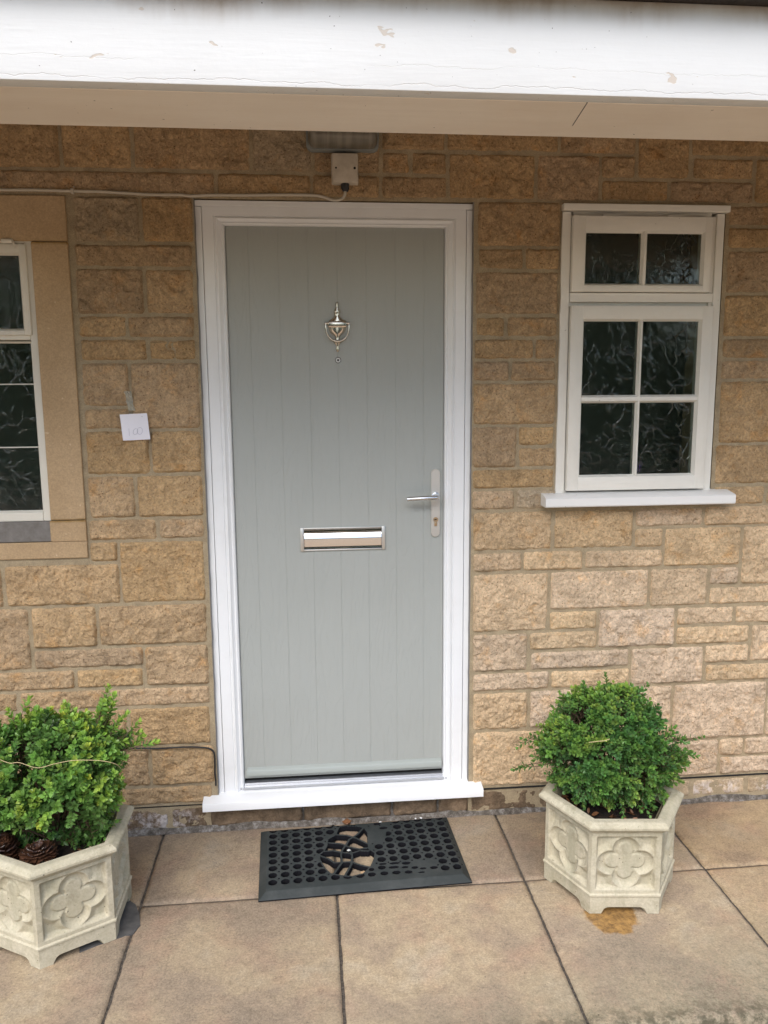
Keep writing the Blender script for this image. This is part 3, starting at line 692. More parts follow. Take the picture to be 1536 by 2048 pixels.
# the left casement: mostly outside the picture
lw = MB()
LW0, LW1 = SX0, SX1                                            # -1.832 .. -.445
def post(x0, x1, z0, z1, y0=.006, y1=.06, b=.003): lw.box(x0, y0, z0, x1, y1, z1, b)
post(LW1-.024, LW1, 1.130, 2.026); post(LW0, LW0+.024, 1.130, 2.026)
post(LW0+.024, LW1-.024, 2.000, 2.026); post(LW0+.024, LW1-.024, 1.130, 1.160)
post(LW0+.024, LW1-.024, 1.716, 1.738)
mids = [LW1-.46, LW1-.93]
for mx_ in mids: post(mx_-.02, mx_+.02, 1.160, 1.716); post(mx_-.02, mx_+.02, 1.738, 2.000)
win2 = lw.build('window', mIvory, house)
tag(win2, 'white metal casement window with dark rippled glass, cut off at the left of the picture')
bays = [(mids[0]+.02, LW1-.024), (mids[1]+.02, mids[0]-.02), (LW0+.024, mids[1]-.02)]
for (a_, b_) in bays:
    sh = MB(); pp = [(a_+.030 if a_ != bays[0][0] else a_+.03, b_-.020, 1.752, 1.976)]
    sash(sh, a_-.008, b_+.008, 1.730, 2.010, pp, -.004, .03, .004); sh.build('top_sash', mIvory, win2, smooth=30)
    glass_pane(*pp[0], .014, win2)
    zc_ = [1.166, 1.374, 1.577, 1.708]
    br = MB()
    for z_ in zc_[1:3]: br.box(a_, .010, z_-.0016, b_, .022, z_+.0016)
    br.build('glazing_bar', mIvory, win2)
    bead = MB(); bead_frame(bead, a_+.004, b_-.004, 1.166, 1.706, .008, .006, .009); bead.build('putty', mIvory, win2)
    for q in range(3): glass_pane(a_+.0005, b_-.0005, zc_[q]+(.0018 if q else -.004), zc_[q+1]-.0018, .019, win2)
hn = MB(); hn.tube([(-.53, -.006, 2.017), (-.497, -.010, 2.017)], .007, 8).tube([(-.497, -.008, 2.02), (-.490, -.012, 1.998)], .0025, 6)
hn.build('hinge', mIvory, win2)
MB().box(LW0, .0, 1.062, LW1+.001, .05, 1.1295, .002).build('window_sill', mLead, win2)

# ================================================================ PORCH
por = MB(); por.box(XL, -1.083, 2.111, XR, -1.045, 2.283, .003)
beam = por.build('porch_beam', mFascia, house, smooth=30)
MB().box(XL, -1.0448, 2.1116, XR, -.827, 2.270, .003).build('beam_underside', mSoffit, beam)
rf = MB()
rf.box(XL, -1.15, 2.2835, XR, -1.03, 2.335, .01)
rf.add([(XL, -1.16, 2.335), (XR, -1.16, 2.335), (XR, .3, 2.98), (XL, .3, 2.98), (XL, -1.16, 2.30), (XR, -1.16, 2.30), (XR, .3, 2.92), (XL, .3, 2.92)], [(0, 1, 2, 3), (7, 6, 5, 4), (0, 4, 5, 1), (2, 6, 7, 3), (0, 3, 7, 4), (1, 5, 6, 2)])
rf.build('porch_roof', mRoof, house)
MB().box(XL, -.827, 2.50, XR, .02, 2.52).build('porch_ceiling', white_paint('ceiling_paint', (.60,.56,.50), .6), house)
# ================================================================ PAVING AND GROUND
J0, SL = -.1345, .600
VV, FF, TT = [], [], []; off = 0
rows = [(-.402, -.0), (-1.008, -.402)]
for r_, (ya_, yb_) in enumerate(rows):
    for k in range(-6, 9):
        x0, x1 = J0+SL*k+.0042, J0+SL*(k+1)-.0042; y0, y1 = ya_+.0042, yb_-.0042+(.04 if r_ == 0 else 0)
        near = -1.4 < x0 < 2.2
        st = .010 if near else .05
        nx, ny = int((x1-x0)/st), int((y1-y0)/st)
        u, v = np.meshgrid(np.linspace(0, 1, nx+1), np.linspace(0, 1, ny+1)); X = x0+u*(x1-x0); Y = y0+v*(y1-y0)
        e = np.minimum(np.minimum(X-x0, x1-X), np.minimum(Y-y0, y1-Y))
        t = np.clip(e/.010, 0, 1); tl = rng.uniform(-.0015, .0015)
        Z = -.004*(1-t)**2 + (fbm(X*9, Y*9, 50+k, 4)-.5)*.003 + tl*(u-.5)
        wob = (1-t)*.004; X = X+(fbm(X*40, Y*40, 5, 2)-.5)*wob; Y = Y+(fbm(X*40, Y*40, 9, 2)-.5)*wob
        V = np.stack([X, Y, Z], -1).reshape(-1, 3); i = np.arange((nx+1)*(ny+1)).reshape(ny+1, nx+1)
        F = np.stack([i[:-1, :-1], i[:-1, 1:], i[1:, 1:], i[1:, :-1]], -1).reshape(-1, 4)
        # skirt down
        ed = np.concatenate([i[0, :], i[1:, -1], i[-1, -2::-1], i[-2:0:-1, 0]]); lo = V[ed].copy(); lo[:, 2] = -.045
        n0 = len(V); V = np.concatenate([V, lo]); m_ = len(ed); a_ = np.arange(m_); b_ = (a_+1) % m_
        F = np.concatenate([F, np.stack([ed[a_], n0+a_, n0+b_, ed[b_]], -1)])
        tt = rng.uniform(.90, 1.08); s_ = rng.uniform(-.03, .03)
        VV.append(V); FF.append(F+off); off += len(V); TT.append(np.tile((tt*(1+s_), tt, tt*(1-s_*2), 1), (len(V), 1)))
pv = npmesh('paving', np.concatenate(VV), np.concatenate(FF), mPave, None, False, np.concatenate(TT)); pv['kind'] = 'structure'
jb = MB().box(-3.7, -1.000, -.14, 5.3, .25, -.0075).build('paving_bed', mJoint); jb['kind'] = 'structure'
# lower ground beyond the paving edge, one sheet to the horizon
xs_ = np.concatenate([[-200, -60, -20, -8], np.arange(-4, 6, .12), [9, 20, 60, 200]]); ys_ = np.concatenate([[-200, -60, -20, -9, -5], np.arange(-3, .3, .06), [2, 20, 200]])
X, Y = np.meshgrid(xs_, ys_); Z = -.135+(fbm(X*3, Y*3, 77, 3)-.5)*.03
V = np.stack([X, Y, Z], -1).reshape(-1, 3); nx, ny = len(xs_)-1, len(ys_)-1; i = np.arange((nx+1)*(ny+1)).reshape(ny+1, nx+1)
F = np.stack([i[:-1, :-1], i[:-1, 1:], i[1:, 1:], i[1:, :-1]], -1).reshape(-1, 4)
gd = npmesh('ground', V, F, mGround, None, True); gd['kind'] = 'structure'

X_ = np.linspace(-12, 14, 3); 
dr = MB().add([(-14, -11.5, -.105), (16, -11.5, -.105), (16, -1.75, -.105), (-14, -1.75, -.105)], [(0, 1, 2, 3)]).build('driveway', mGravel); dr['kind'] = 'structure'
# moss and grass tufts along the paving edge (only the corner shows)
mb = MB(); rg_ = random.Random(3)
for k in range(2600):
    x = rg_.uniform(-1.2, 2.4); y = -1.012-abs(rg_.gauss(0, .06)); z = -.13; h_ = rg_.uniform(.03, .115); a = rg_.uniform(0, 6.28); w_ = .003
    dx, dy = math.cos(a)*h_*.4, math.sin(a)*h_*.4
    mb.add([(x-w_, y, z), (x+w_, y, z), (x+dx*.5+w_*.7, y+dy*.5, z+h_*.7), (x+dx, y+dy, z+h_)], [(0, 1, 2, 3)])
gz = mb.build('grass', M('dull_grass', (.06,.085,.025), .8)); tag(gz, 'dull grass and moss growing below the front edge of the paving', 'grass', kind='stuff')

# unseen hedge added behind the camera to darken reflections and block low sky
mb = MB(); rg_ = random.Random(5)
for k in range(16000):
    x = rg_.uniform(-16, 17); z = rg_.uniform(-.1, 2.6); y = -12.5+rg_.uniform(-.25, .35)+.25*math.sin(x*1.7)+(.3 if z > 2.4 else 0)
    s_ = rg_.uniform(.08, .18); e_ = Euler((rg_.uniform(0, 6.3), rg_.uniform(0, 6.3), rg_.uniform(0, 6.3))).to_matrix()
    q = [e_ @ Vector(p)*s_+Vector((x, y, z)) for p in ((-1, -.5, 0), (1, -.5, 0), (1, .5, 0), (-1, .5, 0))]; mb.add(q, [(0, 1, 2, 3)])
hd = thing('added_hedge', 'dark green hedge added behind the camera, seen only in reflections', 'hedge', (0, -12.5, -.13))
mb.build('foliage', mHedge, hd)
mb = MB(); mb.box(-16, -13.2, -.13, 17, -12.75, 2.4); mb.build('stems', mDark, hd)

def added_tree(x, y, h, rad, seed, label):  # unseen tree, added where the window glass needs a dark reflection
    rg = random.Random(seed); root = thing('added_tree', label, 'tree', (x, y, -.13), group='added trees behind the hedge')
    tr = MB(); tr.tube([(x, y, -.13), (x+.05, y, h*.3), (x-.05, y+.05, h*.6), (x, y, h*.85)], [.20, .15, .10, .04], 10)
    for k in range(7):
        a = rg.uniform(0, 6.28); z_ = h*rg.uniform(.35, .7); tr.tube([(x, y, z_), (x+math.cos(a)*rad*.4, y+math.sin(a)*rad*.4, z_+rad*.3), (x+math.cos(a)*rad*.8, y+math.sin(a)*rad*.8, z_+rad*.5)], [.07, .04, .015], 6)
    tr.build('trunk', mTwig, root)
    cr = MB(); cl_ = [(rg.gauss(0, .45)*rad, rg.gauss(0, .45)*rad, h*rg.uniform(.28, .98), rg.uniform(.3, .55)*rad) for _ in range(26)]
    for k in range(7000):
        c_ = cl_[k % 26]; v = Vector((rg.gauss(0, 1), rg.gauss(0, 1), rg.gauss(0, .8))).normalized()*c_[3]*rg.uniform(.6, 1.05)
        p = Vector((x+c_[0], y+c_[1], c_[2]))+v; s_ = rg.uniform(.07, .15); e_ = Euler((rg.uniform(0, 6.3), rg.uniform(0, 6.3), 0)).to_matrix()
        cr.add([e_ @ Vector(q)*s_+p for q in ((-1, 0, 0), (0, -.5, .1), (1, 0, 0), (0, .5, .1))], [(0, 1, 2, 3)])
    cr.build('crown', mHedge, root)
added_tree(7.0, -13.5, 7.5, 2.6, 3, 'broad tree added behind the hedge, reflected in the small window')
added_tree(-4.6, -13.8, 7.2, 2.5, 8, 'broad tree added behind the hedge, reflected in the left window')

# ================================================================ PLANTERS
def hexp(r, k, rot=0): a = R(60*k)+rot; return (r*math.cos(a), r*math.sin(a))
def hex_sweep(mb, prof, close=False):
    n_ = len(prof); b0 = len(mb.v)
    for k in range(6):
        for r, z in prof: x, y = hexp(r, k); mb.v.append((x, y, z))
    for k in range(6):
        a_, b_ = b0+k*n_, b0+((k+1) % 6)*n_
        for i in range(n_-1 if not close else n_): j = (i+1) % n_; mb.f.append((a_+i, b_+i, b_+j, a_+j))
RB = .2045; AP = RB*math.cos(R(30)); SIDE = RB
def quatre(u, v, off_, r):      # signed distance-like: negative inside
    d = np.minimum.reduce([np.hypot(u-off_, v)-r, np.hypot(u+off_, v)-r, np.hypot(u, v-off_)-r, np.hypot(u, v+off_)-r, np.maximum(np.abs(u), np.abs(v))-r*.9])
    return d
def make_planter():
    root = thing('planter', '', 'planter', (0, 0, 0))
    mb = MB(); hex_sweep(mb, [(.160, .05), (.205, .05), (RB, .262), (.160, .262)]); 
    body = MB()
    hex_sweep(body, [(.172, .285), (.160, .05), (.177, .05), (.177, .262)])
    bo = body.build('bowl', mPlanter, root)
    nu, nv = 84, 84
    u1 = np.linspace(-SIDE/2, SIDE/2, nu+1); v1 = np.linspace(-.1, .1, nv+1)
    U, V = np.meshgrid(u1, v1)
    d_out = quatre(U, V*1.05, .0445, .0395); d_in = quatre(U, V*1.05, .036, .0245)
    H = np.zeros_like(U)
    sq = np.maximum(np.abs(U)-.087, np.abs(V)-.084)           # inset square panel
    ins = sq < 0
    rmp = np.clip(-sq/.006, 0, 1)
    H = np.where(ins, -.0045*rmp, 0)
    spand = ins & (d_out > 0)
    H = np.where(spand, -.0025-.0135*np.clip(d_out/.020, 0, 1)**.8*rmp, H)
    cove = np.clip(-d_out/.017, 0, 1)
    H = np.where(ins & (d_out <= 0), -.0015-.0160*np.sqrt(1-(1-cove)**2), H)
    H = np.where(d_in < 0, -.0135, H); H = np.where((d_in >= 0) & (d_in < .0022), -.0195, H)
    bar = (np.abs(sq) < .003); H = np.where(bar & ~ins, .0008, H)
    sm = H.copy()
    sm[1:-1, 1:-1] = (H[1:-1, 1:-1]*4+H[:-2, 1:-1]+H[2:, 1:-1]+H[1:-1, :-2]+H[1:-1, 2:])/8; H = sm
    H = H + (fbm(U*120, V*120, 3, 3)-.5)*.0009
    H[:, 0] = 0; H[:, -1] = 0
    i = np.arange((nu+1)*(nv+1)).reshape(nv+1, nu+1); F = np.stack([i[:-1, :-1], i[:-1, 1:], i[1:, 1:], i[1:, :-1]], -1).reshape(-1, 4)
    for k in range(6):
        an = R(60*k+30); nx_, ny_ = math.cos(an), math.sin(an); tx, ty = -ny_, nx_
        P = np.stack([(AP+H)*nx_+U*tx, (AP+H)*ny_+U*ty, V+.163], -1).reshape(-1, 3)
        npmesh('quatrefoil_panel', P, F, mPlanter, root, True)
    rim = MB(); hex_sweep(rim, [(RB-.03, .250), (RB-.002, .258), (RB+.003, .262), (RB+.006, .267), (RB+.0215, .2765), (RB+.0235, .280), (RB+.0235, .286), (RB+.020, .290), (RB+.0085, .2965), (RB+.004, .2975), (.189, .2975), (.184, .295), (.173, .268), (.173, .235)]); rim.build('rim', mPlanter, root)
    mo = MB(); hex_sweep(mo, [(RB-.03, .066), (RB+.001, .066), (RB+.0055, .063), (RB+.0055, .0585), (RB+.001, .055), (RB-.03, .055)], True); mo.build('base_moulding', mPlanter, root)
    ft = MB(); cols = 25
    for k in range(6):
        (xa, ya2), (xb, yb2) = hexp(RB+.001, k), hexp(RB+.001, k+1); (xc, yc), (xd, yd) = hexp(.165, k), hexp(.165, k+1)
        b0 = len(ft.v)
        for q in range(cols):
            t = q/(cols-1); uu = abs(t-.5)*2
            zz = .0012 if uu > .66 else (.0225 if uu < .44 else .0225*(math.sqrt(max(0, 1-((uu-.44)/.22)**2))))
            zz = max(zz, .0012)
            ft.v += [(xa+(xb-xa)*t, ya2+(yb2-ya2)*t, .056), (xa+(xb-xa)*t, ya2+(yb2-ya2)*t, zz), (xc+(xd-xc)*t, yc+(yd-yc)*t, zz), (xc+(xd-xc)*t, yc+(yd-yc)*t, .056)]
        for q in range(cols-1):
            a_ = b0+q*4
            for j in range(3): ft.f.append((a_+j, a_+4+j, a_+5+j, a_+1+j))
    ft.build('foot', mPlanter, root)
    # compost
    nr = 26; g = np.linspace(-.176, .176, 60); X, Y = np.meshgrid(g, g); Z = .238+.014*fbm(X*40, Y*40, 4, 4)+.010*np.exp(-(X**2+Y**2)/.008)
    i = np.arange(3600).reshape(60, 60); F = np.stack([i[:-1, :-1], i[:-1, 1:], i[1:, 1:], i[1:, :-1]], -1).reshape(-1, 4)
    cx_ = X.ravel()[F].mean(1); cy_ = Y.ravel()[F].mean(1)
    keep = np.all([cx_*math.cos(R(60*k+30))+cy_*math.sin(R(60*k+30)) < .176*math.cos(R(30)) for k in range(6)], axis=0)
    npmesh('compost', np.stack([X, Y, Z], -1).reshape(-1, 3), F[keep], mSoil, root, True)
    return root
def copy_tree(o, parent=None):
    c = o.copy(); COL.objects.link(c); c.parent = parent
    for ch in o.children: copy_tree(ch, c)
    return c
bpy.context.view_layer.update()
p1 = make_planter(); p2 = copy_tree(p1)
for o, loc, rot, lab in ((p1, (1.333, -.421, 0), -96.2+30, 'hexagonal cast-stone planter with quatrefoil panels, standing over a wet patch below the small window'),
                    (p2, (-.350, -.450, 0), -90, 'hexagonal stone planter with quatrefoil panels left of the doormat, slate under its foot')):
    o.location = loc; o.rotation_euler = (0, 0, R(rot)); o['label'] = lab; o['group'] = 'hexagonal planters either side of the door'
PC = {'r': Vector((1.333, -.421, 0)), 'l': Vector((-.350, -.450, 0))}

# ================================================================ BOX SHRUBS
def shrub(name, label, centre, blobs, nshoot, seed, palette, tipc, loose, tufts, leaf=.0155):
    zd = .022 if loose > .4 else .014
    blobs = [(a_*.93, b_*.93, c_*.93-zd+(.012 if c_ < -.05 else 0), d_*.86, e_*.86, f_*.88) for a_, b_, c_, d_, e_, f_ in blobs]; palette = [tuple(1.75*q for q in p) for p in palette]
    rg = np.random.default_rng(seed); root = thing(name, label, 'shrub', tuple(centre), group='box shrubs in the planters')
    lv, lf, lt = [], [], []; tw = MB()
    def leafq(p, dirv, nrm, L, W, col):
        s = dirv.cross(nrm).normalized(); b = len(lv); n_ = nrm
        pts = [p, p+dirv*L*.28+s*W*.40+n_*L*.05, p+dirv*L*.62+s*W*.5+n_*L*.07, p+dirv*L-n_*L*.03, p+dirv*L*.62-s*W*.5+n_*L*.07, p+dirv*L*.28-s*W*.40+n_*L*.05, p+dirv*L*.5-n_*L*.03]
        lv.extend(pts); lt.extend([col]*7)
        lf.extend([(b, b+1, b+6), (b+1, b+2, b+6), (b+2, b+3, b+6), (b+3, b+4, b+6), (b+4, b+5, b+6), (b+5, b, b+6)])
    def shoot(p, d, n_pairs, size, col, tip, spacing=.0075):
        d = d.normalized(); a = d.orthogonal().normalized(); b = d.cross(a)
        ph = rg.uniform(0, 6.28); L = n_pairs*spacing
        tw.tube([p-d*.02, p+d*L], [.0011, .0006], 4, caps=False)
        for i in range(n_pairs):
            t = (i+1)/n_pairs; q = p+d*L*t
            for s in (0, math.pi):
                an = ph+s+i*math.pi/2+rg.uniform(-.25, .25)
                o_ = a*math.cos(an)+b*math.sin(an)
                el = rg.uniform(.25, .6)+.6*t**2
                dv = (o_*math.cos(el)+d*math.sin(el)).normalized(); nn = (d*math.cos(el)-o_*math.sin(el)).normalized()
                dv = (dv+Vector(rg.normal(0, .12, 3))).normalized()
                k = rg.uniform(.8, 1.2); c0 = col*(1-t**1.5*tip[3])+np.array(tip[:3])*(t**1.5*tip[3]); c0 = c0*k
                leafq(q, dv, nn, size*rg.uniform(.8, 1.15)*(1-.25*max(0, t-.8)/.2), size*.50, (*np.clip(c0, 0, 1), 1))
        e = p+d*L
        for s in range(2):
            dv = (d+Vector(rg.normal(0, .3, 3))).normalized(); leafq(e, dv, dv.orthogonal().normalized(), size*.75, size*.4, (*np.clip(np.array(tip[:3])*tip[3]+col*(1-tip[3]), 0, 1), 1))
    wsum = np.array([bl[3]*bl[4]*bl[5] for bl in blobs])**.67; wsum = wsum/wsum.sum()
    def inside(q, skip):
        for j, bl in enumerate(blobs):
            if j == skip: continue
            if ((q.x-bl[0])/bl[3])**2+((q.y-bl[1])/bl[4])**2+((q.z-bl[2])/bl[5])**2 < .72: return True
        return False
    cen = Vector(centre); made = 0; tries = 0
    lump = lambda q, f, s_: float(fbm(np.array(q.x*f+q.y*f*.7+30), np.array(q.z*f+q.y*f*.6+9), s_, 2))
    while made < nshoot and tries < nshoot*6:
        tries += 1
        j = rg.choice(len(blobs), p=wsum); bl = blobs[j]
        v = Vector(rg.normal(0, 1, 3)).normalized()
        q = Vector((bl[0]+v.x*bl[3], bl[1]+v.y*bl[4], bl[2]+v.z*bl[5]))
        if inside(q, j): continue
        if q.z+centre[2] < .268+(1.5 if loose > .4 else .7)*max(0, -q.y-(.03 if loose > .4 else .05)): continue
        lm = lump(q+cen, 22, seed)
        if lm < .45 and rg.random() < .9: continue               # gaps between clumps
        depth = rg.random()**1.7*.42; q = q*(1-depth)+Vector((bl[0], bl[1], bl[2]))*depth
        q = q*(1+(lm-.5)*.34)
        d = (Vector((v.x/bl[3], v.y/bl[4], v.z/bl[5])).normalized()+Vector((0, 0, .45))+Vector(rg.normal(0, .38, 3)))
        np_ = int(rg.integers(4, 8)); young = rg.random()
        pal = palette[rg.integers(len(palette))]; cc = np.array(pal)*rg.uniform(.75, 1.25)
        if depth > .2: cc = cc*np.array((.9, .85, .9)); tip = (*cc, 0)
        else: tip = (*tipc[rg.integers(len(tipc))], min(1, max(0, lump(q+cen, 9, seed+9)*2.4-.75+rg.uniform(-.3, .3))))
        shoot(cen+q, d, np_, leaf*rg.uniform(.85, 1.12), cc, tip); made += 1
    for (x, y, z, dx, dy, dz, npair, cnt) in tufts:
        for c_ in range(cnt):
            o = Vector((x, y, z)); d = Vector((dx, dy, dz)).normalized()
            st = cen+o+Vector(rg.normal(0, .006, 3)); e_ = st+d*.03*c_
            tw.tube([st-d*.05, e_], .0012, 4, caps=False)
            shoot(e_, d+Vector(rg.normal(0, .28, 3)), npair, leaf, np.array(palette[0])*rg.uniform(.8, 1.2), (*tipc[0], loose))
    for k in range(26):                                           # woody frame from the stem
        a = rg.uniform(0, 6.28); el = rg.uniform(.3, 1.4); bl = blobs[rg.integers(len(blobs))]
        e_ = cen+Vector((bl[0]+math.cos(a)*bl[3]*.75, bl[1]+math.sin(a)*bl[4]*.75, bl[2]+(el-.7)*bl[5]*.8))
        s_ = Vector((centre[0], centre[1], .245))+Vector((rg.normal(0, .01), rg.normal(0, .01), 0)); mid = (s_*.5+e_*.5)+Vector((0, 0, .02)); tw.tube([s_, s_*.7+mid*.3+Vector((0, 0, .012)), mid, e_], [.0045, .0035, .0025, .0012], 5, caps=False)
    V = np.array([tuple(p) for p in lv]); F = np.array(lf)
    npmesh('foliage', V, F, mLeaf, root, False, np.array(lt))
    tw.build('stems', mTwig, root)
    return root
DK = [(.047,.115,.028), (.06,.145,.035), (.036,.088,.025), (.08,.17,.035), (.052,.125,.04)]
shrub('box_shrub', 'rounded dark green box shrub in the planter below the small window', (1.316, -.40, .455),
      [(0, 0, 0, .150, .145, .125), (-.105, -.01, -.005, .100, .10, .100), (.125, -.01, -.02, .100, .10, .105), (.02, -.01, .09, .10, .10, .085), (-.07, 0, .075, .085, .09, .075), (.02, -.06, -.075, .09, .06, .075), (.085, 0, .075, .075, .08, .07), (-.08, -.04, -.08, .08, .07, .065), (.10, -.04, -.085, .07, .07, .06)],
      1950, 21, DK, [(.24,.40,.07), (.18,.32,.06), (.32,.43,.08)], .25,
      [(-.19, 0, .01, -1, 0, .25, 6, 3), (-.17, -.02, -.04, -1, -.1, -.1, 6, 4), (.205, 0, -.005, 1, 0, .1, 6, 3), (.215, 0, -.04, 1, 0, -.3, 5, 3), (-.005, 0, .135, .05, 0, 1, 7, 2), (-.06, 0, .12, -.2, 0, 1, 6, 2), (.09, 0, .11, .3, 0, 1, 6, 2), (.02, -.10, -.13, .1, -.4, -1, 6, 3), (.05, -.10, -.12, .3, -.5, -.6, 6, 2)], .0170)
LT = [(.075,.16,.035), (.06,.13,.03), (.095,.19,.045), (.055,.11,.028)]
shrub('box_shrub', 'yellow-tipped box shrub with an uneven top in the planter left of the doormat', (-.345, -.455, .45),
      [(0, 0, 0, .145, .14, .155), (-.10, -.02, .04, .115, .12, .145), (.09, 0, .03, .090, .11, .14), (-.08, -.03, -.08, .13, .11, .11), (.05, -.04, -.07, .12, .11, .12), (.0, 0, .12, .12, .10, .07), (.12, .01, .10, .07, .07, .07)],
      1750, 33, LT, [(.44,.60,.09), (.34,.54,.10), (.26,.46,.09), (.56,.62,.09)], .6,
      [(.140, .0, .125, .5, 0, 1, 6, 4), (.130, 0, .115, .3, 0, 1, 6, 5), (.12, 0, .10, .2, 0, 1, 6, 4), (.15, -.01, .09, .5, 0, 1, 5, 4), (.185, 0, .075, 1, 0, .25, 7, 3), (.165, 0, .10, 1, 0, .5, 6, 3), (-.08, 0, .14, .1, 0, 1, 6, 3), (.05, 0, .13, 0, 0, 1, 6, 3), (-.02, 0, .13, 0, 0, 1, 6, 2)], .0215)

# dry straw stems lying over the left shrub
vine = [(-.43, -.60, .585), (-.397, -.62, .583), (-.372, -.622, .584), (-.328, -.622, .567), (-.282, -.622, .576), (-.231, -.62, .582), (-.166, -.615, .575), (-.131, -.60, .556), (-.125, -.575, .53)]
def smooth_pts(P, k=6):
    out = []; P = [Vector(p) for p in P]
    for i in range(len(P)-1):
        p0, p1_, p2_, p3 = P[max(i-1, 0)], P[i], P[i+1], P[min(i+2, len(P)-1)]
        for j in range(k):
            t = j/k; out.append(.5*((2*p1_)+(-p0+p2_)*t+(2*p0-5*p1_+4*p2_-p3)*t*t+(-p0+3*p1_-3*p2_+p3)*t**3))
    out.append(P[-1]); return out
tag(MB().tube(smooth_pts(vine), .0009, 5).build('straw', mDryStem, smooth=True), 'long pale straw stem lying across the left shrub', 'straw')
st2 = [(-.132, -.50, .545), (-.150, -.47, .47), (-.160, -.46, .40), (-.170, -.46, .34), (-.186, -.47, .295), (-.20, -.49, .266), (-.22, -.51, .259), (-.245, -.50, .262)]
tag(MB().tube(smooth_pts(st2), .0012, 5).build('straw', mDryStem, smooth=True), 'thin straw stem hanging down beside the left shrub into its planter', 'straw')
st3 = [(1.19, -.59, .545), (1.215, -.60, .552), (1.235, -.60, .553), (1.25, -.595, .555)]
tag(MB().tube(smooth_pts(st3), .0011, 5).build('straw', mDryStem, smooth=True), 'short straw stem caught on the right shrub', 'straw')

# cones in the left planter
def cone(loc, rad, name, label, seed, tall):
    mb = MB(); rg = random.Random(seed); c0 = Vector(loc)
    for ring in range(7):
        el = -.35+ring*.27; nn = 26 if not tall else 12
        for k in range(nn):
            a = 2*math.pi*(k+.5*(ring % 2))/nn+rg.uniform(-.05, .05); e = el+rg.uniform(-.06, .06)
            d = Vector((math.cos(a)*math.cos(e), math.sin(a)*math.cos(e), math.sin(e)*(1.2 if tall else .62)))
            s = Vector((-math.sin(a), math.cos(a), 0)); L = rad*rg.uniform(.88, 1.06); w_ = rad*(.085 if not tall else .22)
            n_ = d.cross(s)
            q = [c0+d*L*.2-s*w_*.4, c0+d*L*.2+s*w_*.4, c0+d*L*.92+s*w_, c0+d*L+n_*.002, c0+d*L*.92-s*w_]
            mb.add(q+[p-n_*.0022 for p in q], [(0, 1, 2, 3, 4), (9, 8, 7, 6, 5), (1, 6, 7, 2), (2, 7, 8, 3), (3, 8, 9, 4), (4, 9, 5, 0)])
    o = mb.build(name, mCone, smooth=False); tag(o, label, 'seed head' if not tall else 'pine cone'); return o
cone((-.366, -.560, .282), .052, 'seed_head', 'round spiky brown seed head lying on the compost at the front of the left planter', 2, False)
cone((-.468, -.535, .280), .044, 'pine_cone', 'shiny red-brown pine cone at the left edge of the left planter', 4, True)
# dead leaves on the compost
mb = MB(); rg_ = random.Random(9)
for cc, cnt in ((PC['l'], 60), (PC['r'], 46)):
    for k in range(cnt):
        a = rg_.uniform(0, 6.28); r_ = .158*math.sqrt(rg_.random()); p = Vector((cc.x+r_*math.cos(a), cc.y+r_*math.sin(a), .256+rg_.uniform(0, .012)))
        e_ = Euler((rg_.uniform(-.9, .9), rg_.uniform(-.9, .9), rg_.uniform(0, 6.3))).to_matrix(); L = rg_.uniform(.008, .02)
        q = [e_ @ Vector(v)*L+p for v in ((-1, 0, 0), (-.3, .42, .15), (.5, .38, .2), (1, 0, 0), (.5, -.38, .2), (-.3, -.42, .15))]; mb.add(q, [(0, 1, 2, 3), (0, 3, 4, 5)])
tag(mb.build('leaf_litter', mDeadLeaf), 'small dead brown leaves scattered on the compost of both planters', 'leaf litter', kind='stuff')

# slate offcut under the left planter
mb = MB(); out = [(-.262, -.600), (-.215, -.572), (-.165, -.550), (-.128, -.530), (-.116, -.500), (-.128, -.450), (-.15, -.40), (-.19, -.36), (-.25, -.36), (-.30, -.45)]
k_ = len(out); mb.v += [(x, y, .0035) for x, y in out]+[(x, y, .0095) for x, y in out]
mb.f += [tuple(range(k_, 2*k_)), tuple(range(k_-1, -1, -1))]+[(i, (i+1) % k_, k_+(i+1) % k_, k_+i) for i in range(k_)]
sl2 = mb.build('slate_offcut', mSlate); sl2.location.z = -.008; tag(sl2, 'dark grey slate offcut wedged under the right foot of the left planter', 'slate')

# ================================================================ DOORMAT
HOLE=[(-68, 137), (-59, 160), (-36, 164), (1, 156), (26, 142), (35, 109), (29, 44), (27, 11), (46, -16), (39, -48), (22, -91), (-5, -122), (-40, -132), (-66, -126), (-109, -107), (-125, -74), (-137, -27), (-138, 1), (-122, 18), (-111, 45), (-104, 89), (-74, 112)]
RIBS=[[(-73, 112), (-38, 104), (-6, 80), (28, 42)], [(-110, 69), (-62, 55), (-36, 32), (-4, 15), (28, 18)], [(-122, 18), (-92, 18), (-66, 5), (-34, -7), (-3, 5), (27, -1)], [(-138, -4), (-111, -26), (-92, -52), (-38, -53), (-8, -77), (22, -93)],
 [(24, 142), (2, 109), (-14, 91), (-32, 78), (-46, 45), (-62, 14), (-67, -9), (-68, -55), (-98, -111)], [(-33, 10), (-31, -24), (-38, -69), (-64, -127)]]
BODY=[(37, 119), (34, 146), (65, 155), (81, 147), (117, 134), (104, 99), (85, 66), (68, 41), (38, 48)]
EL=[(64, -81, 13, 4), (103, -82, 17, 5), (140, -87, 14, 7), (58, -100, 13, 9), (97, -104, 17, 6), (133, -109, 11, 5), (164, -115, 11, 6), (190, -123, 11, 4), (225, -124, 13, 7), (24, -106, 9, 8), (22, -132, 13, 10), (62, -132, 13, 9), (101, -133, 13, 9), (140, -136, 13, 7), (181, -143, 11, 3), (22, 177, 13, 6), (62, 180, 11, 6), (75, 161, 13, 7), (94, 132, 15, 7), (106, 97, 7, 10), (-15, -136, 12, 6)]
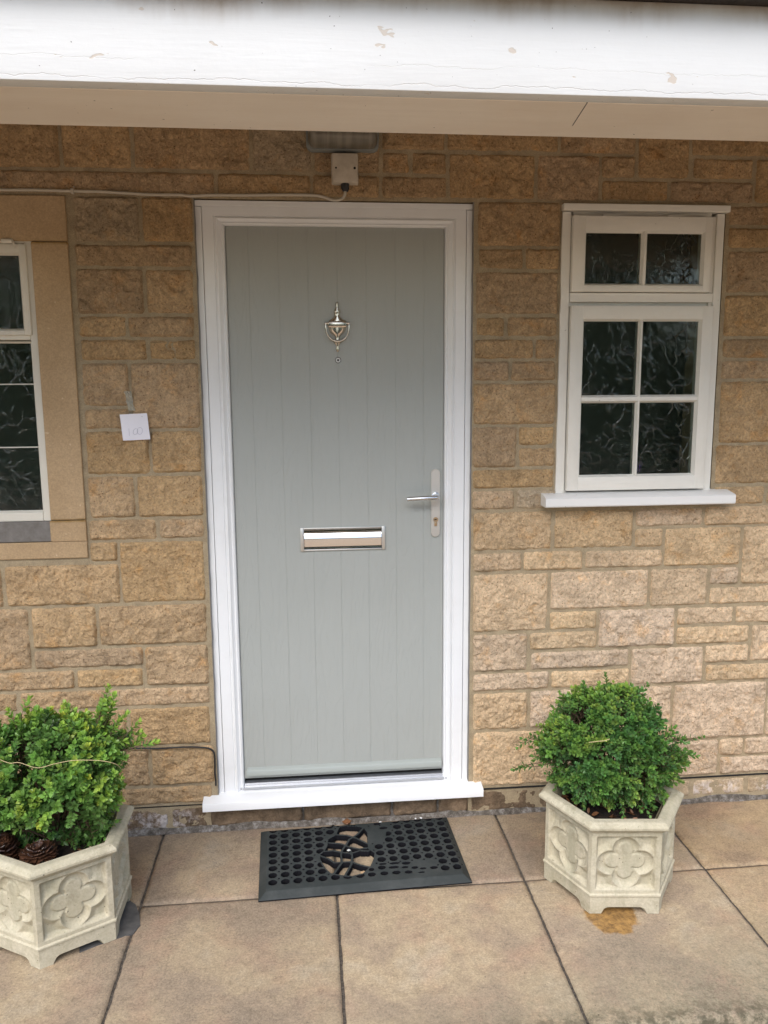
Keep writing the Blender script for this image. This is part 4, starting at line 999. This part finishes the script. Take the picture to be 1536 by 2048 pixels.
def inpoly(X, Y, P):
    r = np.zeros(X.shape, bool); n_ = len(P)
    for i in range(n_):
        x1, y1 = P[i]; x2, y2 = P[(i+1) % n_]
        if y1 == y2: continue
        c = ((y1 > Y) != (y2 > Y)) & (X < (x2-x1)*(Y-y1)/(y2-y1)+x1); r ^= c
    return r
def dline(X, Y, P):
    d = np.full(X.shape, 1e9)
    for (x1, y1), (x2, y2) in zip(P[:-1], P[1:]):
        L2 = (x2-x1)**2+(y2-y1)**2+1e-9; t = np.clip(((X-x1)*(x2-x1)+(Y-y1)*(y2-y1))/L2, 0, 1); d = np.minimum(d, np.hypot(X-x1-t*(x2-x1), Y-y1-t*(y2-y1)))
    return d
cs = 1.9; MW, MH = 336, 194
gx_ = np.arange(-MW, MW+.1, cs); gy_ = np.arange(-MH, MH+.1, cs); X, Y = np.meshgrid((gx_[:-1]+gx_[1:])/2, (gy_[:-1]+gy_[1:])/2)
solid = np.ones(X.shape, bool)
big_ = inpoly(X, Y, HOLE); body_ = inpoly(X, Y, BODY); strip_ = (X > 5) & (X < 250) & (Y < -68-.03*X)
hd_ = dline(X, Y, HOLE+HOLE[:1])
for ci in range(16):
    for rj in range(9):
        cx_ = -292+ci*39.5; cy_ = 170-rj*37.6
        ok = not (inpoly(np.array([cx_*1.]), np.array([cy_*1.]), HOLE)[0] or inpoly(np.array([cx_*1.]), np.array([cy_*1.]), BODY)[0] or (5 < cx_ < 235 and cy_ < -76) or (5 < cx_ < 112 and cy_ > 120))
        if ok: solid &= ~((np.hypot(X-cx_, Y-cy_) < 14.2) & ((hd_ > 4) | False) & ~body_)
        sx, sy = cx_+19.7, cy_+18.8
        if not (5 < sx < 235 and sy < -76): solid &= ~((np.hypot(X-sx, Y-sy) < 3.4) & ~body_ & (hd_ > 5))
for ex, ey, ew, eh in EL: solid &= ~((((X-ex)/ew)**2+((Y-ey)/(eh+1))**2) < 1)
solid &= ~(big_ & (hd_ > 1))
for rb in RIBS: solid |= (dline(X, Y, rb) < 3.4) & (big_ | (hd_ < 4))
mb_v = []; ny_, nx_ = solid.shape
top = np.stack(np.meshgrid(gx_, gy_), -1); edge_d = np.minimum(MW-np.abs(top[..., 0]), MH-np.abs(top[..., 1]))
zt = .0035+.0155*np.clip(edge_d/24, 0, 1)
vt = np.stack([top[..., 0]/1000, top[..., 1]/1000, zt], -1).reshape(-1, 3); vb = vt.copy(); vb[:, 2] = 0.0
nv_ = len(vt); idx = np.arange(nv_).reshape(len(gy_), len(gx_)); F = []
jj, ii = np.nonzero(solid); F.append(np.stack([idx[jj, ii], idx[jj, ii+1], idx[jj+1, ii+1], idx[jj+1, ii]], -1))
pad = np.pad(solid, 1)
for dj, di, (a_, b_) in ((0, 1, ((0, 1), (1, 1))), (0, -1, ((1, 0), (0, 0))), (1, 0, ((1, 1), (1, 0))), (-1, 0, ((0, 0), (0, 1)))):
    e_ = solid & ~pad[1+dj:1+dj+ny_, 1+di:1+di+nx_]; jj, ii = np.nonzero(e_)
    A = idx[jj+a_[0], ii+a_[1]]; B = idx[jj+b_[0], ii+b_[1]]; F.append(np.stack([A, A+nv_, B+nv_, B], -1))
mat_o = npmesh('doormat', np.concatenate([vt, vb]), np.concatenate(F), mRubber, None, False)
mat_o.location = (.552, -.224, .0022); mat_o.rotation_euler = (0, 0, .0358)
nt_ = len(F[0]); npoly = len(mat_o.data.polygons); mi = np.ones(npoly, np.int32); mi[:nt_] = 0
mat_o.data.materials.append(M('shade_black_rubber', (.008,.008,.010), .9, spec=.08)); mat_o.data.polygons.foreach_set('material_index', mi)  # hole and edge walls get a blacker rubber, shade put into the colour
tag(mat_o, 'black rubber doormat with round holes and an open curved motif before the door', 'doormat')
# litter on and behind the mat
def crumple(loc, s, seed, mt, name, label, cat, flat=.5):
    rg = random.Random(seed); bm = bmesh.new(); bmesh.ops.create_icosphere(bm, subdivisions=2, radius=s)
    for v in bm.verts: v.co = Vector((v.co.x*rg.uniform(.6, 1.2), v.co.y*rg.uniform(.6, 1.2), v.co.z*flat*rg.uniform(.5, 1.2)))
    me = bpy.data.meshes.new(name); bm.to_mesh(me); bm.free(); o = link(name, me, mt); o.location = loc; return tag(o, label, cat)
crumple((.554, -.333, .012), .013, 2, M('tan_leaf', (.50,.34,.20), .7), 'dry_leaf', 'crumpled tan dry leaf lying in the open motif of the doormat', 'leaf')
crumple((.512, -.212, .021), .0065, 3, M('pale_flake', (.55,.56,.55), .5), 'paint_flake', 'pale square flake in the middle of the doormat', 'flake', .3)
crumple((.515, -.018, .012), .017, 5, mDeadLeaf, 'dry_leaf', 'brown curled leaf against the plinth behind the doormat', 'leaf', .45)
for i_, (x_, y_, s_, lb) in enumerate(((.635, -.030, .005, 'white paint flake behind the middle of the doormat'), (.785, -.018, .005, 'larger white paint flake behind the right end of the doormat'), (.765, -.020, .004, 'smaller white paint flake behind the right end of the doormat'))):
    f_ = crumple((x_, y_, .010), s_, 20+i_, mUpvc, 'paint_flake', lb, 'flake', .5); f_['group'] = 'paint flakes behind the doormat'

# ================================================================ LAMP, JUNCTION BOX, CABLES, NOTE
lamp = thing('bulkhead_lamp', 'grimy grey bulkhead lamp on the stone wall above the door', 'wall lamp', (.535, 0, 2.33))
def rrect(x0, x1, z0, z1, r, n_=6):
    out = []
    for cx_, cz_, a0 in ((x1-r, z1-r, 0), (x0+r, z1-r, 90), (x0+r, z0+r, 180), (x1-r, z0+r, 270)):
        for k in range(n_+1): a = R(a0+90*k/n_); out.append((cx_+r*math.cos(a), cz_+r*math.sin(a)))
    return out
def stack(mb, layers):          # layers: (inset, y)
    b0 = len(mb.v)
    for (x0, x1, z0, z1, r, y) in layers: mb.v += [(x, y, z) for x, z in rrect(x0, x1, z0, z1, r)]
    k = 28
    for j in range(len(layers)-1):
        for i in range(k): mb.f.append((b0+j*k+i, b0+j*k+(i+1) % k, b0+(j+1)*k+(i+1) % k, b0+(j+1)*k+i))
    mb.f.append(tuple(b0+(len(layers)-1)*k+i for i in range(k)))
lx0, lx1, lz0, lz1 = .420, .650, 2.298, 2.425
mb = MB(); stack(mb, [(lx0, lx1, lz0, lz1, .02, .0), (lx0, lx1, lz0, lz1, .02, -.022), (lx0+.003, lx1-.003, lz0+.003, lz1-.003, .02, -.026)])
mb.build('lamp_base', mLampRim, lamp, smooth=40)
mb = MB(); stack(mb, [(lx0+.006, lx1-.006, lz0+.006, lz1-.006, .022, -.0262), (lx0+.008, lx1-.008, lz0+.009, lz1-.008, .022, -.06), (lx0+.014, lx1-.014, lz0+.018, lz1-.016, .02, -.078), (lx0+.026, lx1-.026, lz0+.032, lz1-.03, .015, -.085)])
for k in range(15): x_ = lx0+.03+k*.0118; mb.box(x_, -.0885, lz0+.036, x_+.005, -.0845, lz1-.034, .001)
mb.build('lamp_lens', mLampGlass, lamp, smooth=40)
jb_ = thing('junction_box', 'square cream junction box with a black gland below the bulkhead lamp', 'junction box', (.541, 0, 2.243))
mb = MB(); mb.box(.500, -.040, 2.200, .582, .0, 2.2885, .005); mb.build('box_cover', mCream, jb_, smooth=40)
MB().box(.4985, -.024, 2.1985, .5835, .0, 2.29, .003).build('box_base', mCream, jb_)
for x_, r__ in ((.512, .003), (.571, .004)): MB().lathe_y([(r__, -.0401), (r__, -.0408), (.001, -.041)], x_, 2.243, 10).build('screw', mDark, jb_)
mb = MB(); mb.tube([(.541, -.020, 2.199), (.541, -.021, 2.186), (.541, -.021, 2.176)], [.0135, .013, .008], 12).build('cable_gland', mBlack, jb_, smooth=40)
cab = smooth_pts([(.541, -.021, 2.182), (.540, -.021, 2.168), (.532, -.021, 2.156), (.515, -.020, 2.150), (.497, -.018, 2.1515), (.475, -.014, 2.160), (.445, -.012, 2.1655), (.40, -.011, 2.1665), (.32, -.011, 2.1655), (.22, -.011, 2.163), (.12, -.011, 2.162), (.058, -.012, 2.158), (.02, -.011, 2.161), (-.06, -.011, 2.1605), (-.149, -.011, 2.164), (-.22, -.011, 2.167), (-.305, -.011, 2.1675), (-.42, -.011, 2.169), (-.526, -.011, 2.168), (-.8, -.011, 2.170), (-1.3, -.011, 2.168), (-2.2, -.011, 2.172)])
tag(MB().tube(cab, .0045, 8, flat=1.0).build('white_cable', mCable, smooth=True), 'off-white cable running from the junction box along the top of the door frame', 'cable')
cl = MB()
for x_, z_ in ((-.305, 2.1675),): cl.box(x_-.005, -.0175, z_-.008, x_+.005, -.002, z_+.007, .002); cl.tube([(x_+.004, -.001, z_+.013), (x_+.004, -.012, z_+.013)], .0022, 6)
tag(cl.build('cable_clip', mCream), 'small nailed clip holding the white cable at the top corner of the left window surround', 'cable clip')
bc = smooth_pts([(-.60, -.010, .345), (-.40, -.010, .335), (-.217, -.010, .327), (-.13, -.011, .323), (-.064, -.011, .3235), (-.01, -.011, .322), (.030, -.012, .317), (.048, -.013, .308), (.055, -.013, .292), (.0555, -.012, .26), (.054, -.011, .22), (.0555, -.010, .19), (.0545, -.006, .172)])
tag(MB().tube(bc, .0032, 6).build('black_cable', mBlack, smooth=True), 'thin black cable along the wall from the left shrub to the door frame', 'cable')

note = thing('paper_note', 'square white paper note with a pencilled 100, taped to the stone left of the door', 'note', (-.155, -.012, 1.436))
ca, sa = math.cos(R(2.2)), math.sin(R(2.2))
def npnt(u, v, y): return (-.155+u*ca-v*sa*1.0-.0, y, 1.437+u*sa+v*ca)
g_ = 9; mb = MB()
for j in range(g_):
    for i in range(g_):
        u = -.0435+.087*i/(g_-1); v = -.0425+.085*j/(g_-1); mb.v.append(npnt(u-.004*(v/.0425)*.5, v, -.0125-.0035*(v/.0425+1)*.0-.003*math.cos(u*40)+.002*math.sin(v*50)))
for j in range(g_-1):
    for i in range(g_-1): a_ = j*g_+i; mb.f.append((a_, a_+1, a_+g_+1, a_+g_))
nv0 = len(mb.v); mb.add([(x, y+.0006, z) for x, y, z in list(mb.v)], [tuple(reversed(f)) for f in list(mb.f)])
mb.build('paper', mPaper, note)
def stroke(pts, r=.00065): return [npnt(u/1000, v/1000, -.0125-.003*math.cos(u/1000*40)+.002*math.sin(v/1000*50)-.0004) for u, v in pts]
mb = MB()
mb.tube(stroke([(-19.5, -4), (-19.3, -12), (-19, -20), (-19.2, -28)]), .0007, 4, flat=.5)
mb.tube(stroke([(3-1.8+8.6*math.cos(t)*.85+.25*8*math.sin(t), -15+9.5*math.sin(t)) for t in np.linspace(1.2, 7.3, 26)]), .0005, 4)
mb.tube(stroke([(15+8.4*math.cos(t), -13.5+11*math.sin(t)+1.2*math.cos(t)) for t in np.linspace(2.2, 8.3, 28)]), .0005, 4)
mb.build('writing', mInk, note)
mb = MB(); mb.tube(stroke([(25, 32), (26, 32.3)]), .0013, 6); mb.build('ink_dot', mDark, note)
tp_ = MB()
TG = [(-.184, 1.548), (-.176, 1.552), (-.166, 1.550), (-.160, 1.543)]
rg_ = random.Random(4)
for j in range(9):
    for i in range(6):
        tp_.v.append((-.183+.021*i/5+.010*j/8+rg_.uniform(-.0012, .0012), -.011+rg_.uniform(-.003, .002), 1.552-.062*j/8+rg_.uniform(-.001, .001)))
for j in range(8):
    for i in range(5): a_ = j*6+i; tp_.f.append((a_, a_+1, a_+7, a_+6))
tp_.build('tape', mTape, note)

# blue bottle standing inside the small window, seen dimly through the glass
bt = thing('bottle', 'blue bottle blurred behind the lower right pane of the small window', 'bottle', (1.672, .3, 1.21))
MB().add(*(lambda m: (m.v, m.f))(MB().tube([(1.672, .30, 1.202), (1.672, .30, 1.29), (1.672, .30, 1.315), (1.672, .30, 1.33)], [.033, .033, .02, .012], 16))).build('bottle_body', M('blue_plastic', (.04,.12,.5), .3), bt, smooth=40)
MB().tube([(1.672, .30, 1.3302), (1.672, .30, 1.352)], .013, 12).build('bottle_cap', M('blue_cap', (.05,.09,.3), .4), bt, smooth=40)
MB().tube([(1.655, .259, 1.235), (1.655, .259, 1.268)], [.012, .012], 8).build('bottle_label', M('violet_label', (.25,.12,.5), .5), bt)
MB().box(1.27, .06, 1.15, 1.82, .40, 1.201, .003).build('inner_sill', mOldPaint, win)
